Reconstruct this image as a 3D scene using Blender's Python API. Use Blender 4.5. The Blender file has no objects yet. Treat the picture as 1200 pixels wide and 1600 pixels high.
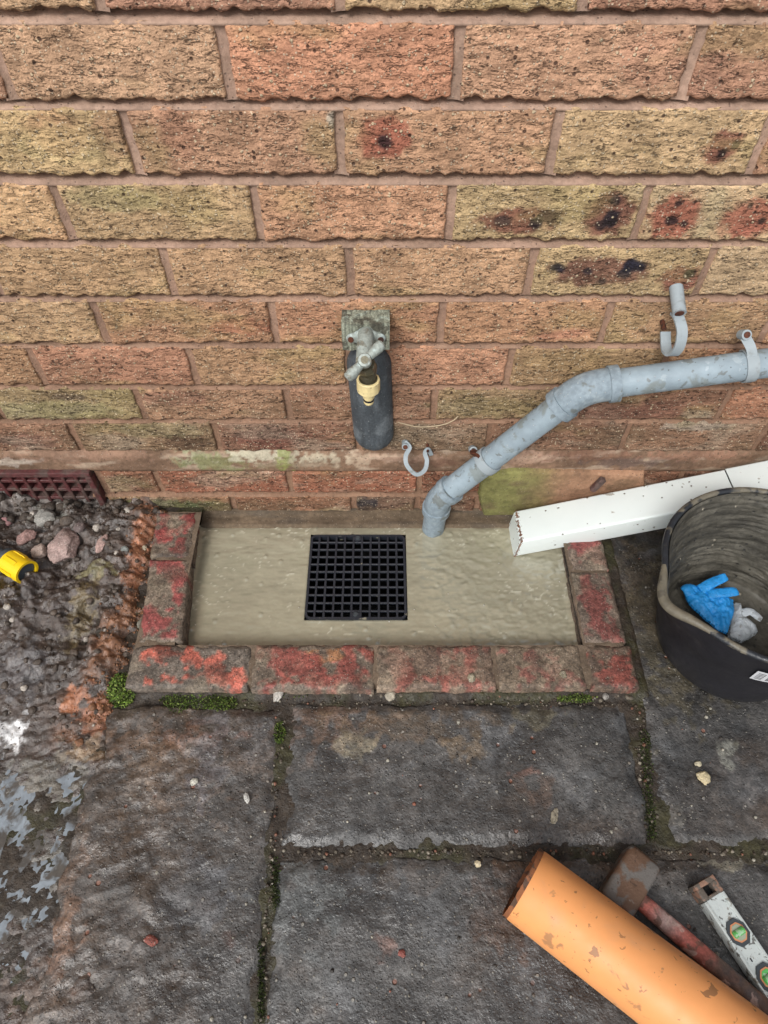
import bpy, bmesh, math, random
import numpy as np
from mathutils import Vector, Matrix
sc = bpy.context.scene
C = sc.collection
R = math.radians
random.seed(7)
rng = np.random.default_rng(11)

# ------------------------------------------------------------------ camera, sky, sun, exposure
FPX, PITCH, CAMY, CAMZ = 1048.0, R(52.9), -0.741, 0.986
cam = bpy.data.cameras.new('camera'); cam.sensor_fit = 'VERTICAL'; cam.sensor_height = 36
cam.lens = FPX / 1600 * 36; cam.clip_start = 0.02; cam.clip_end = 500
co = bpy.data.objects.new('camera', cam); C.objects.link(co)
co.location = (0, CAMY, CAMZ); co.rotation_euler = (math.pi / 2 - PITCH, 0, 0)
sc.camera = co

w = bpy.data.worlds.new('World'); sc.world = w; w.use_nodes = True
wn = w.node_tree.nodes; wl = w.node_tree.links; wn.clear()
sky = wn.new('ShaderNodeTexSky'); sky.sky_type = 'NISHITA'; sky.sun_disc = False
SUN_EL, SUN_AZ = R(47), R(203)
sky.sun_elevation = SUN_EL; sky.sun_rotation = SUN_AZ
sky.air_density = 1.0; sky.dust_density = 4.0; sky.ozone_density = 1.0
hs = wn.new('ShaderNodeHueSaturation'); hs.inputs['Saturation'].default_value = 0.22
bg = wn.new('ShaderNodeBackground'); bg.inputs['Strength'].default_value = 0.15
wo = wn.new('ShaderNodeOutputWorld')
wl.new(sky.outputs[0], hs.inputs['Color']); wl.new(hs.outputs[0], bg.inputs['Color']); wl.new(bg.outputs[0], wo.inputs['Surface'])
sun = bpy.data.lights.new('sun', 'SUN'); sun.energy = 1.5; sun.angle = R(18); sun.color = (1, 0.975, 0.945)
so = bpy.data.objects.new('sun', sun); C.objects.link(so)
sd = Vector((math.sin(SUN_AZ) * math.cos(SUN_EL), math.cos(SUN_AZ) * math.cos(SUN_EL), math.sin(SUN_EL)))
so.rotation_euler = sd.to_track_quat('Z', 'Y').to_euler()
sc.view_settings.view_transform = 'Standard'; sc.view_settings.look = 'None'
sc.view_settings.gamma = 1; sc.view_settings.use_curve_mapping = False
sc.view_settings.exposure = 0.15

# ------------------------------------------------------------------ measuring helpers
def ray_ang(py): return PITCH + math.atan((py - 800) / FPX)
def G(px, py, z=0.0):
    """point of a level surface at height z"""
    d = (CAMZ - z) / math.tan(ray_ang(py))
    depth = d * math.cos(PITCH) + (CAMZ - z) * math.sin(PITCH)
    return np.array([(px - 600) * depth / FPX, CAMY + d, z])
def W(px, py, off=0.0):
    """point of an upright surface standing `off` in front of the wall face"""
    d = -off - CAMY
    z = CAMZ - d * math.tan(ray_ang(py))
    depth = d * math.cos(PITCH) + (CAMZ - z) * math.sin(PITCH)
    return np.array([(px - 600) * depth / FPX, -off, z])
def c(r, g, b):
    def f(v):
        v /= 255.0
        return v / 12.92 if v <= .04045 else ((v + .055) / 1.055) ** 2.4
    return np.array([f(r), f(g), f(b)])
def smooth(x, a, b):
    t = np.clip((x - a) / (b - a), 0, 1); return t * t * (3 - 2 * t)

# ------------------------------------------------------------------ noise
_p = rng.permutation(256); _p = np.concatenate([_p, _p, _p])
_ga = rng.random(256) * 2 * np.pi; _gx, _gy = np.cos(_ga), np.sin(_ga)
_gv = rng.random(256)
def n2(x, y):
    x, y = np.broadcast_arrays(np.asarray(x, float), np.asarray(y, float))
    xi = np.floor(x).astype(int); yi = np.floor(y).astype(int); xf = x - xi; yf = y - yi
    u = xf * xf * xf * (xf * (xf * 6 - 15) + 10); v = yf * yf * yf * (yf * (yf * 6 - 15) + 10)
    def g(i, j, dx, dy):
        k = _p[_p[(xi + i) & 255] + ((yi + j) & 255)]; return _gx[k] * dx + _gy[k] * dy
    a = g(0, 0, xf, yf); b = g(1, 0, xf - 1, yf); cc = g(0, 1, xf, yf - 1); d = g(1, 1, xf - 1, yf - 1)
    return (a + u * (b - a) + v * ((cc + u * (d - cc)) - (a + u * (b - a)))) * 1.5
def fbm(x, y, o=4, g=0.5):
    s = 0; a = 1; t = 0
    for i in range(o):
        ca, sa = math.cos(.6 + 1.1 * i), math.sin(.6 + 1.1 * i)
        s = s + a * n2((x * ca - y * sa) * 2 ** i + 17.3 * i, (x * sa + y * ca) * 2 ** i - 9.1 * i); t += a; a *= g
    return s / t
def ridge(x, y, o=3):
    s = 0; a = 1; t = 0
    for i in range(o):
        ca, sa = math.cos(.5 + 1.3 * i), math.sin(.5 + 1.3 * i)
        s = s + a * (1 - 2 * np.abs(n2((x * ca - y * sa) * 2 ** i + 5.7 * i, (x * sa + y * ca) * 2 ** i + 31.1 * i))); t += a; a *= .5
    return s / t
def cell(x, y):
    """F1 distance and id of a jittered lattice"""
    xi = np.floor(x).astype(int); yi = np.floor(y).astype(int)
    best = np.full(np.shape(x), 9.0); bid = np.zeros(np.shape(x))
    for i in (-1, 0, 1):
        for j in (-1, 0, 1):
            k = _p[_p[(xi + i) & 255] + ((yi + j) & 255)]; k2 = _p[k + 71]
            cx = xi + i + _gv[k]; cy = yi + j + _gv[k2]
            d = np.hypot(cx - x, cy - y); m = d < best
            best = np.where(m, d, best); bid = np.where(m, _gv[_p[k + 13]], bid)
    return best, bid

# ------------------------------------------------------------------ mesh helpers
def new_mesh(name, V, F, mat=None, col=None, smooth_=True, parent=None):
    """V (n,3), F list/array of quads or list of faces"""
    me = bpy.data.meshes.new(name)
    if isinstance(F, np.ndarray):
        n = len(F); k = F.shape[1]
        me.vertices.add(len(V)); me.vertices.foreach_set('co', np.asarray(V, np.float32).ravel())
        me.loops.add(n * k); me.loops.foreach_set('vertex_index', F.astype(np.int32).ravel())
        me.polygons.add(n); me.polygons.foreach_set('loop_start', np.arange(0, n * k, k, dtype=np.int32))
        me.update(calc_edges=True); me.validate()
    else:
        me.from_pydata([tuple(v) for v in V], [], F)
    if smooth_: me.shade_smooth()
    if col is not None:
        a = me.color_attributes.new('Col', 'FLOAT_COLOR', 'POINT')
        cc = np.ones((len(V), 4), np.float32); cc[:, :3] = np.clip(col, 0.002, 1)
        a.data.foreach_set('color', cc.ravel())
    if mat: me.materials.append(mat)
    o = bpy.data.objects.new(name, me); C.objects.link(o)
    if parent: o.parent = parent
    return o
def grid_faces(nr, ncol):
    i = np.arange(nr * ncol).reshape(nr, ncol)
    return np.stack([i[:-1, :-1], i[:-1, 1:], i[1:, 1:], i[1:, :-1]], -1).reshape(-1, 4)
def bm_obj(name, bm, mat, parent=None, smooth_=False, sharp=None):
    me = bpy.data.meshes.new(name); bmesh.ops.recalc_face_normals(bm, faces=bm.faces); bm.to_mesh(me); bm.free()
    if smooth_: me.shade_smooth()
    if sharp: me.shade_smooth(); me.set_sharp_from_angle(angle=R(sharp))
    me.materials.append(mat)
    o = bpy.data.objects.new(name, me); C.objects.link(o)
    if parent: o.parent = parent
    return o
def box(bm, c0, size, bev=0.0, seg=1, rot=None):
    r = bmesh.ops.create_cube(bm, size=1.0)
    vs = r['verts']
    M_ = Matrix.Translation(Vector(c0)) @ (rot.to_4x4() if rot else Matrix()) @ Matrix.Diagonal((*size, 1))
    bmesh.ops.transform(bm, matrix=M_, verts=vs)
    if bev:
        es = list({e for v in vs for e in v.link_edges})
        bmesh.ops.bevel(bm, geom=es, offset=bev, segments=seg, affect='EDGES', profile=.5)
def empty(name, loc=(0, 0, 0), label=None, cat=None, group=None, kind=None):
    o = bpy.data.objects.new(name, None); C.objects.link(o); o.location = tuple(loc); o.empty_display_size = .02
    tag(o, label, cat, group, kind); return o
def tag(o, label=None, cat=None, group=None, kind=None):
    if label: o['label'] = label
    if cat: o['category'] = cat
    if group: o['group'] = group
    if kind: o['kind'] = kind
    return o
def adopt(root, objs):
    """children keep their world place under a root that is moved only"""
    for o in objs:
        o.parent = root; o.location = Vector(o.location) - root.location
def smooth_path(pts, n=8):
    """Catmull-Rom"""
    P = [np.array(p, float) for p in pts]; P = [2 * P[0] - P[1]] + P + [2 * P[-1] - P[-2]]
    out = []
    for i in range(1, len(P) - 2):
        for k in range(n):
            t = k / n
            out.append(.5 * ((2 * P[i]) + (-P[i - 1] + P[i + 1]) * t + (2 * P[i - 1] - 5 * P[i] + 4 * P[i + 1] - P[i + 2]) * t * t
                             + (-P[i - 1] + 3 * P[i] - 3 * P[i + 1] + P[i + 2]) * t ** 3))
    out.append(P[-2]); return np.array(out)
def sweep(path, prof, up=(0, 0, 1), scale=None, cap=True):
    """prof (k,2): closed profile in (side, up) axes. returns V, faces"""
    path = np.array(path, float); n = len(path); k = len(prof); prof = np.array(prof, float)
    T = np.gradient(path, axis=0); T /= np.linalg.norm(T, axis=1)[:, None]
    U0 = np.array(up, float); V = []
    s_prev = None
    for i in range(n):
        s = np.cross(T[i], U0); 
        if np.linalg.norm(s) < 1e-4: s = s_prev
        s /= np.linalg.norm(s); u = np.cross(s, T[i]); s_prev = s
        sc_ = 1 if scale is None else scale[i]
        V.append(path[i] + sc_ * (prof[:, :1] * s + prof[:, 1:] * u))
    V = np.concatenate(V); F = []
    for i in range(n - 1):
        for j in range(k):
            a = i * k + j; b = i * k + (j + 1) % k; F.append((a, b, b + k, a + k))
    if cap: F.append(tuple(range(k - 1, -1, -1))); F.append(tuple((n - 1) * k + j for j in range(k)))
    return V, F
def circ(r, k=24, ry=None):
    a = np.linspace(0, 2 * np.pi, k, endpoint=False); return np.stack([r * np.cos(a), (ry or r) * np.sin(a)], 1)
def rect(a, b): return [(-a, -b), (a, -b), (a, b), (-a, b)]
def swept(name, path, prof, mat, parent=None, up=(0, 0, 1), scale=None, cap=True, sharp=40, smooth_=True):
    V, F = sweep(path, prof, up, scale, cap)
    o = new_mesh(name, V, F, mat, parent=parent, smooth_=smooth_)
    bm = bmesh.new(); bm.from_mesh(o.data); bmesh.ops.recalc_face_normals(bm, faces=bm.faces); bm.to_mesh(o.data); bm.free()
    if smooth_: o.data.set_sharp_from_angle(angle=R(sharp))
    return o
def hollow_tube(name, p0, p1, r_out, r_in, mat, parent=None, k=64, up=(0, 0, 1), n=24):
    p0 = np.array(p0); p1 = np.array(p1); t = (p1 - p0) / np.linalg.norm(p1 - p0)
    s = np.cross(t, up); s /= np.linalg.norm(s); u = np.cross(s, t)
    a = np.linspace(0, 2 * np.pi, k, endpoint=False)
    ring = np.cos(a)[:, None] * s + np.sin(a)[:, None] * u
    rows = [p0 + (p1 - p0) * q + r_out * ring for q in np.linspace(0.004, 1, n)]
    rows += [p1 + r_in * ring, p0 + r_in * ring, p0 + (r_out - .0007) * ring]
    V = np.concatenate(rows); F = []; m = len(rows)
    for i in range(m):
        for j in range(k):
            a0 = i * k + j; b0 = i * k + (j + 1) % k; c0 = ((i + 1) % m) * k; F.append((a0, b0, c0 + (j + 1) % k, c0 + j))
    o = new_mesh(name, V, F, mat, parent=parent); 
    bm = bmesh.new(); bm.from_mesh(o.data); bmesh.ops.recalc_face_normals(bm, faces=bm.faces); bm.to_mesh(o.data); bm.free()
    o.data.set_sharp_from_angle(angle=R(45)); return o
_ico = {}
def ico(sub):
    if sub not in _ico:
        bm = bmesh.new(); bmesh.ops.create_icosphere(bm, subdivisions=sub, radius=1)
        V = np.array([v.co[:] for v in bm.verts]); F = np.array([[v.index for v in f.verts] for f in bm.faces]); bm.free()
        _ico[sub] = (V, F)
    return _ico[sub]
def rock_pts(sub, size, rnd, rough=.08, planes=9):
    V, F = ico(sub)
    N = rnd.normal(size=(planes, 3)); N /= np.linalg.norm(N, axis=1)[:, None]
    D = .62 + .38 * rnd.random(planes)
    q = V @ N.T; q = np.where(q > .05, D / np.maximum(q, .05), 9); r = np.minimum(q.min(1), 1.0)
    ph = rnd.random(3) * 50
    r = r * (1 + rough * n2(V[:, 0] * 2.2 + ph[0] + V[:, 2], V[:, 1] * 2.2 + ph[1]) + rough * .6 * n2(V[:, 0] * 6 + ph[1], V[:, 1] * 6 + V[:, 2] * 5 + ph[2]))
    P = V * r[:, None] * np.array(size)
    a = rnd.random() * 6.28; ca, sa = math.cos(a), math.sin(a)
    return P @ np.array([[ca, sa, 0], [-sa, ca, 0], [0, 0, 1]]), F

# ------------------------------------------------------------------ materials
def mat(name, base='attr', mottle=(), specks=(), bumps=(), rough=(.6, .8, 20), spec=.5, metal=0, crease=None, patches=(), coat=0, coat_rough=.1, pits=None, scarp=None):
    """everything is driven by the place in metres.
    mottle: (scale, lo, hi[, stretch]); specks: (scale, share, size, colour, mix); bumps: (scale, detail, height_m[, stretch]); patches: (scale, threshold, soft, colour, mix[, detail])"""
    m = bpy.data.materials.new(name); m.use_nodes = True; nt = m.node_tree; N = nt.nodes; L = nt.links
    b = N['Principled BSDF']
    geo = N.new('ShaderNodeNewGeometry'); 
    def vec(stretch=None, off=0.0):
        if stretch is None and not off: return geo.outputs['Position']
        mp = N.new('ShaderNodeMapping'); mp.inputs['Scale'].default_value = stretch or (1, 1, 1); mp.inputs['Location'].default_value = (off, off * 1.7, off * .6)
        L.new(geo.outputs['Position'], mp.inputs['Vector']); return mp.outputs[0]
    def noise(scale, detail=4, stretch=None, off=0.0, rough_=.55, dist=0):
        t = N.new('ShaderNodeTexNoise'); t.inputs['Scale'].default_value = scale; t.inputs['Detail'].default_value = detail
        t.inputs['Roughness'].default_value = rough_; t.inputs['Distortion'].default_value = dist
        L.new(vec(stretch, off), t.inputs['Vector']); return t.outputs['Fac']
    def mr(sock, a, b_, c_, d):
        t = N.new('ShaderNodeMapRange'); t.interpolation_type = 'SMOOTHSTEP'
        for i, v in zip((1, 2, 3, 4), (a, b_, c_, d)): t.inputs[i].default_value = v
        L.new(sock, t.inputs[0]); return t.outputs[0]
    def math_(op, a, b_=None):
        t = N.new('ShaderNodeMath'); t.operation = op
        for i, v in enumerate((a, b_)):
            if v is None: continue
            if isinstance(v, (int, float)): t.inputs[i].default_value = v
            else: L.new(v, t.inputs[i])
        return t.outputs[0]
    def mixc(fac, a, colr, mode='MIX'):
        t = N.new('ShaderNodeMix'); t.data_type = 'RGBA'; t.blend_type = mode
        if isinstance(fac, (int, float)): t.inputs[0].default_value = fac
        else: L.new(fac, t.inputs[0])
        L.new(a, t.inputs[6])
        if isinstance(colr, (tuple, list, np.ndarray)): t.inputs[7].default_value = (*[float(q) for q in colr], 1)
        else: L.new(colr, t.inputs[7])
        return t.outputs[2]
    if isinstance(base, str):
        at = N.new('ShaderNodeVertexColor'); at.layer_name = 'Col'; col = at.outputs['Color']
    else:
        rg = N.new('ShaderNodeRGB'); rg.outputs[0].default_value = (*[float(q) for q in base], 1); col = rg.outputs[0]
    h = None
    def addh(s):
        nonlocal h
        h = s if h is None else math_('ADD', h, s)
    off = 0
    for q in patches:
        off += 3.1
        f = mr(noise(q[0], q[5] if len(q) > 5 else 5, off=off, dist=.4), q[1], q[1] + q[2], 0, q[4])
        col = mixc(f, col, q[3])
    for q in mottle:
        off += 2.3
        v = mr(noise(q[0], 5, q[3] if len(q) > 3 else None, off), .32, .68, q[1], q[2])
        cb = N.new('ShaderNodeCombineColor'); [L.new(v, cb.inputs[i]) for i in range(3)]
        col = mixc(1.0, col, cb.outputs[0], 'MULTIPLY')
    for (s_, share, size, colr, mx) in specks:
        off += 1.9
        vo = N.new('ShaderNodeTexVoronoi'); vo.inputs['Scale'].default_value = s_; L.new(vec(None, off), vo.inputs['Vector'])
        sep = N.new('ShaderNodeSeparateColor'); L.new(vo.outputs['Color'], sep.inputs[0])
        pick = mr(sep.outputs[0], share, share + .01, 1, 0)
        f = math_('MULTIPLY', math_('MULTIPLY', pick, mr(vo.outputs['Distance'], size * .55, size, 1, 0)), mx)
        col = mixc(f, col, colr)
        addh(math_('MULTIPLY', f, .25 / s_ * (1 if sum(colr) > .5 else -1)))
    if crease:
        s_, stretch, width, depth, dark = crease
        n = noise(s_, 5, stretch, 11.0, .6, .5)
        ln = mr(math_('ABSOLUTE', math_('SUBTRACT', n, .5)), 0, width, 1, 0)
        mk = mr(noise(s_ * .9, 2, stretch, 23.0), .47, .58, 0, 1)
        ln = math_('MULTIPLY', ln, mk)
        col = mixc(math_('MULTIPLY', ln, dark), col, (.05, .03, .022))
        addh(math_('MULTIPLY', ln, -depth))
    if pits:
        s_, share, size, depth = pits
        vo = N.new('ShaderNodeTexVoronoi'); vo.inputs['Scale'].default_value = s_; L.new(vec(None, 41.0), vo.inputs['Vector'])
        sep = N.new('ShaderNodeSeparateColor'); L.new(vo.outputs['Color'], sep.inputs[0])
        f = math_('MULTIPLY', mr(sep.outputs[1], share, share + .01, 1, 0), mr(vo.outputs['Distance'], 0, size, 1, 0))
        addh(math_('MULTIPLY', f, -depth))
    if scarp:
        s_, stretch, kk, amp = scarp
        fr_ = math_('FRACT', math_('MULTIPLY', noise(s_, 4, stretch, 31.0, .55, .3), kk)); mk = mr(noise(s_ * .8, 2, stretch, 57.0), .42, .6, 0, 1)
        addh(math_('MULTIPLY', math_('MULTIPLY', fr_, mk), amp))
        col = mixc(math_('MULTIPLY', math_('MULTIPLY', mr(fr_, 0, .14, 1, 0), mk), .45), col, (.06, .035, .025))
    for q in bumps:
        off += 1.3
        addh(math_('MULTIPLY', noise(q[0], q[1], q[3] if len(q) > 3 else None, off, .6), q[2]))
    L.new(col, b.inputs['Base Color'])
    if h is not None:
        bp = N.new('ShaderNodeBump'); bp.inputs['Strength'].default_value = 1; bp.inputs['Distance'].default_value = 1
        L.new(h, bp.inputs['Height']); L.new(bp.outputs[0], b.inputs['Normal'])
    if rough[0] == rough[1]: b.inputs['Roughness'].default_value = rough[0]
    else: L.new(mr(noise(rough[2], 4, off=7.7), .35, .65, rough[0], rough[1]), b.inputs['Roughness'])
    b.inputs['Specular IOR Level'].default_value = spec; b.inputs['Metallic'].default_value = metal
    b.inputs['Coat Weight'].default_value = coat; b.inputs['Coat Roughness'].default_value = coat_rough
    return m
CREAM = (.62, .5, .33)
m_brick = mat('fired_brick', mottle=[(30, .82, 1.15), (120, .85, 1.14, (1, 1, 2)), (420, .86, 1.12)],
              specks=[(170, .10, .36, CREAM, .85), (330, .22, .42, (.66, .55, .4), .7), (150, .07, .36, (.05, .025, .02), .85)],
              crease=(120, (.5, .5, 1.7), .022, .0030, .7), pits=(240, .25, .45, .0012), scarp=(60, (1, 1, 2.6), 7, .0009),
              bumps=[(150, 6, .0022, (1, 1, 1.7)), (420, 3, .0010)], rough=(.8, .95, 30), spec=.25)
m_mortar = mat('mortar', mottle=[(14, .8, 1.15), (160, .86, 1.12)], specks=[(430, .07, .4, (.42, .36, .3), .5), (300, .08, .4, (.08, .06, .05), .6)],
               bumps=[(160, 5, .0012), (500, 3, .0006)], rough=(.8, .95, 30), spec=.25)
m_paint_brick = mat('worn_red_brick', mottle=[(40, .72, 1.2), (140, .65, 1.3), (350, .7, 1.3)], specks=[(330, .14, .4, (.36, .31, .25), .6), (300, .14, .4, (.04, .035, .03), .7)],
                    bumps=[(90, 6, .0022), (380, 3, .0009)], rough=(.45, .85, 60), spec=.4)
m_slab = mat('wet_stone_slab', mottle=[(9, .7, 1.3), (45, .65, 1.35), (190, .7, 1.35), (420, .8, 1.25)], specks=[(240, .1, .36, (.28, .26, .22), .6), (110, .03, .3, (.32, .3, .26), .7), (330, .14, .45, (.012, .011, .01), .7), (80, .02, .3, (.3, .1, .05), .5)],
             bumps=[(14, 7, .0040), (90, 6, .0016), (300, 4, .0010)], rough=(.22, .55, 14), spec=.85)
m_mud = mat('wet_mud', mottle=[(25, .75, 1.25), (140, .75, 1.25)], specks=[(260, .08, .4, (.3, .25, .2), .6), (300, .1, .4, (.012, .01, .009), .7)],
            bumps=[(60, 6, .004), (210, 5, .002)], rough=(.24, .62, 40), spec=.9)
m_clod = mat('soil_clod', mottle=[(90, .7, 1.3), (300, .8, 1.2)], bumps=[(120, 5, .003), (420, 3, .001)], rough=(.4, .8, 60), spec=.5)
m_stone = mat('broken_stone', mottle=[(60, .8, 1.2), (300, .75, 1.2)], specks=[(420, .2, .45, (.55, .5, .44), .6), (400, .15, .4, (.06, .05, .05), .7)],
              bumps=[(150, 5, .002), (500, 3, .0008)], rough=(.6, .9, 60), spec=.4)
m_conc = mat('wet_concrete', mottle=[(7, .93, 1.06), (60, .95, 1.04)], specks=[(120, .02, .22, (.66, .64, .56), .8)],  # pale specks are small sky glints put into the colour
             bumps=[(16, 3, .0042, (.6, 1.5, 1)), (60, 2, .0008)], rough=(.1, .24, 30), spec=.9, coat=1, coat_rough=.05)
m_water = mat('painted_sky_puddle', base=c(132, 140, 147), mottle=[(30, .8, 1.1), (120, .85, 1.1)], patches=[(34, .45, .12, c(74, 66, 56), .97, 9)], bumps=[(35, 2, .0012)], rough=(.03, .09, 20), spec=1)  # pale base colour paints the sky's reflection into the water; brown patches break it
m_moss = mat('moss', mottle=[(300, .5, 1.6)], rough=(.7, .9, 50), spec=.2)
m_grey = mat('grey_plastic', base=c(142, 157, 166), mottle=[(12, .9, 1.06), (70, .93, 1.05)],
             patches=[(16, .57, .05, c(116, 120, 112), .6, 9), (60, .6, .04, c(96, 96, 88), .6, 8), (45, .62, .03, c(172, 184, 190), .5)],
             specks=[(190, .06, .26, c(196, 204, 208), .6), (260, .08, .3, c(84, 84, 78), .6)], bumps=[(60, 4, .0008), (300, 3, .0003)], rough=(.4, .65, 40), spec=.45)
m_greydirty = mat('mortar_splashed_grey_plastic', base=c(132, 146, 155), patches=[(26, .5, .12, c(160, 172, 178), .6, 8), (34, .58, .06, c(104, 106, 98), .65, 8)], mottle=[(150, .85, 1.1)],
                  specks=[(260, .08, .28, c(190, 196, 196), .6)], bumps=[(80, 5, .0016), (300, 3, .0005)], rough=(.5, .75, 40), spec=.4)
m_clip = mat('weathered_clip_plastic', base=c(150, 160, 165), patches=[(60, .52, .2, c(112, 108, 98), .7, 8)], bumps=[(200, 4, .0005)], rough=(.5, .7, 40), spec=.4)
m_rust = mat('rusty_metal', base=c(92, 52, 36), patches=[(120, .5, .1, c(50, 38, 34), .8)], bumps=[(300, 5, .0008)], rough=(.6, .9, 60), spec=.4, metal=.2)
m_orange = mat('orange_plastic', base=c(222, 152, 94), mottle=[(5, .96, 1.03), (40, .97, 1.02)],
               patches=[(13, .56, .16, c(196, 146, 106), .55, 9), (30, .615, .05, c(136, 104, 76), .7, 9), (50, .645, .02, c(112, 84, 60), .7, 9), (120, .66, .02, c(110, 80, 56), .6, 6)], specks=[(60, .03, .2, c(120, 80, 50), .7)],
               bumps=[(9, 3, .0010), (120, 3, .00012)], rough=(.42, .6, 20), spec=.35)
m_orange_cut = mat('cut_orange_plastic', base=c(130, 80, 48), patches=[(60, .5, .05, c(70, 52, 40), .9)], bumps=[(200, 4, .0008)], rough=(.6, .9, 40))
m_white = mat('white_plastic', base=c(222, 230, 228), mottle=[(6, .95, 1.03)], patches=[(38, .665, .02, c(140, 128, 112), .7), (16, .72, .02, c(120, 120, 112), .7)],
              specks=[(150, .10, .28, c(96, 78, 60), .85), (60, .03, .2, c(120, 100, 80), .8)], bumps=[(14, 3, .0006)], rough=(.3, .5, 20), spec=.5)
m_whitedirt = mat('dirt_crust', base=c(106, 74, 54), mottle=[(200, .6, 1.5)], bumps=[(300, 4, .001)], rough=(.8, .9, 60))
m_black = mat('black_rubber', base=c(26, 26, 32), mottle=[(10, .8, 1.3)], patches=[(14, .6, .1, c(46, 44, 46), .7), (130, .68, .03, c(80, 74, 66), .5)], bumps=[(30, 3, .0008), (200, 3, .0002)], rough=(.36, .62, 20), spec=.45)
m_rim = mat('mortar_crusted_rim', base=c(34, 38, 44), patches=[(22, .5, .07, c(112, 106, 92), .9, 8)], mottle=[(160, .85, 1.1)], bumps=[(60, 5, .002), (300, 3, .0006)], rough=(.3, .6, 20), spec=.5)
m_grate = mat('black_grate_plastic', base=c(40, 43, 50), patches=[(34, .66, .03, c(150, 145, 125), .75)], bumps=[(300, 3, .0002)], rough=(.3, .5, 40), spec=.5)
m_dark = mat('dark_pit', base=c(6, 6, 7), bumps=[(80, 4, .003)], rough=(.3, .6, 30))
m_airbrick = mat('dark_red_terracotta', base=c(88, 46, 46), patches=[(30, .46, .14, c(84, 70, 64), .85, 8)], mottle=[(160, .7, 1.2)], bumps=[(160, 5, .001)], rough=(.5, .8, 40))
m_block = mat('weathered_wood_block', base=c(140, 144, 128), patches=[(40, .52, .06, c(64, 58, 48), .8), (60, .58, .05, c(150, 160, 148), .7)], mottle=[(90, .6, 1.3, (3, 1, .35)), (400, .7, 1.25)],
              bumps=[(130, 5, .003, (3, 1, .4)), (500, 3, .001)], rough=(.7, .95, 60))
m_cover = mat('weathered_black_cover', base=c(74, 80, 85), patches=[(24, .5, .12, c(98, 104, 108), .8, 8)], mottle=[(30, .7, 1.15, (3.5, 1, .5)), (300, .85, 1.15)], specks=[(260, .1, .35, c(140, 144, 144), .6)],
              bumps=[(150, 4, .001), (400, 3, .0005)], rough=(.55, .8, 40), spec=.35)
m_brass = mat('tarnished_brass', base=c(150, 158, 152), patches=[(60, .56, .08, c(98, 90, 74), .75, 7), (90, .56, .08, c(172, 186, 184), .7, 7)], mottle=[(300, .8, 1.15)], bumps=[(220, 4, .0006)], rough=(.42, .65, 60), metal=.15)
m_brassdark = mat('oily_dark_brass', base=c(84, 80, 64), patches=[(90, .55, .06, c(110, 108, 92), .6)], bumps=[(220, 4, .0004)], rough=(.28, .5, 60), metal=.45)
m_cream = mat('cream_plastic', base=c(230, 212, 158), mottle=[(90, .88, 1.05)], specks=[(300, .06, .35, c(120, 104, 70), .5)], rough=(.4, .55, 40), spec=.4)
m_yellow = mat('yellow_plastic', base=c(236, 198, 26), patches=[(110, .66, .03, c(100, 90, 50), .7)], bumps=[(60, 2, .0005)], rough=(.3, .45, 40), spec=.5)
m_slate = mat('grey_rubber', base=c(70, 78, 84), mottle=[(90, .8, 1.2)], rough=(.4, .6, 40))
m_steel = mat('stained_hammer_steel', base=c(104, 100, 96), patches=[(30, .47, .08, c(98, 70, 50), .85), (40, .6, .04, c(150, 148, 142), .7), (120, .6, .05, c(60, 46, 36), .7)], bumps=[(80, 5, .0012), (350, 3, .0004)], rough=(.42, .7, 40), metal=.3)
m_handle = mat('worn_red_wood', mottle=[(120, .8, 1.2), (400, .85, 1.15)], patches=[(50, .52, .06, c(104, 78, 66), .8, 7), (38, .56, .05, c(184, 160, 150), .7, 7)], bumps=[(140, 4, .0014)], rough=(.45, .7, 40))
m_alu = mat('scuffed_white_aluminium', base=c(200, 208, 206), patches=[(70, .58, .04, c(120, 112, 100), .8), (140, .6, .03, c(70, 66, 60), .8)], bumps=[(200, 3, .0002)], rough=(.25, .45, 40), metal=.25)
m_capdark = mat('dirty_end_cap', base=c(92, 84, 76), patches=[(90, .5, .06, c(150, 112, 92), .7)], bumps=[(200, 4, .001)], rough=(.4, .7, 40))
m_bezel = mat('dark_bezel', base=c(58, 64, 68), rough=(.4, .5, 40))
m_copper = mat('orange_ring', base=c(196, 134, 96), rough=(.3, .4, 40))
m_vial = mat('green_vial', base=c(84, 170, 84), patches=[(110, .55, .05, c(160, 190, 160), .8)], rough=(.06, .1, 40), spec=.8, coat=1)
m_glove = mat('blue_nitrile', base=c(38, 142, 214), mottle=[(60, .9, 1.08)], patches=[(60, .68, .03, c(30, 80, 130), .5)], bumps=[(50, 4, .005), (160, 3, .001)], rough=(.4, .55, 40), spec=.45)
m_cloth = mat('white_crumpled_sheet', base=c(196, 204, 210), patches=[(110, .6, .04, c(120, 118, 112), .7)], bumps=[(60, 5, .006), (200, 3, .0012)], rough=(.5, .65, 40))
m_lining = mat('dried_mortar_lining', base=c(80, 77, 69), mottle=[(9, .7, 1.25), (26, .6, 1.5, (.5, .5, 3)), (120, .8, 1.2)], specks=[(110, .08, .35, (.4, .36, .28), .6), (160, .1, .4, (.03, .03, .03), .7)],
               bumps=[(40, 5, .003), (200, 4, .0012)], rough=(.5, .8, 40))
m_paper = mat('label_paper', base=c(205, 208, 212), rough=(.5, .5, 1))
m_ink = mat('label_ink', base=c(40, 40, 46), rough=(.6, .6, 1))
m_wire = mat('pale_wire', base=c(176, 158, 130), rough=(.5, .6, 40))

# ================================================================== THE WALL
wall = empty('brick_wall', (0, 0, 0), 'weathered buff and orange rustic brick wall with recessed mortar above the drain', 'wall')
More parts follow.
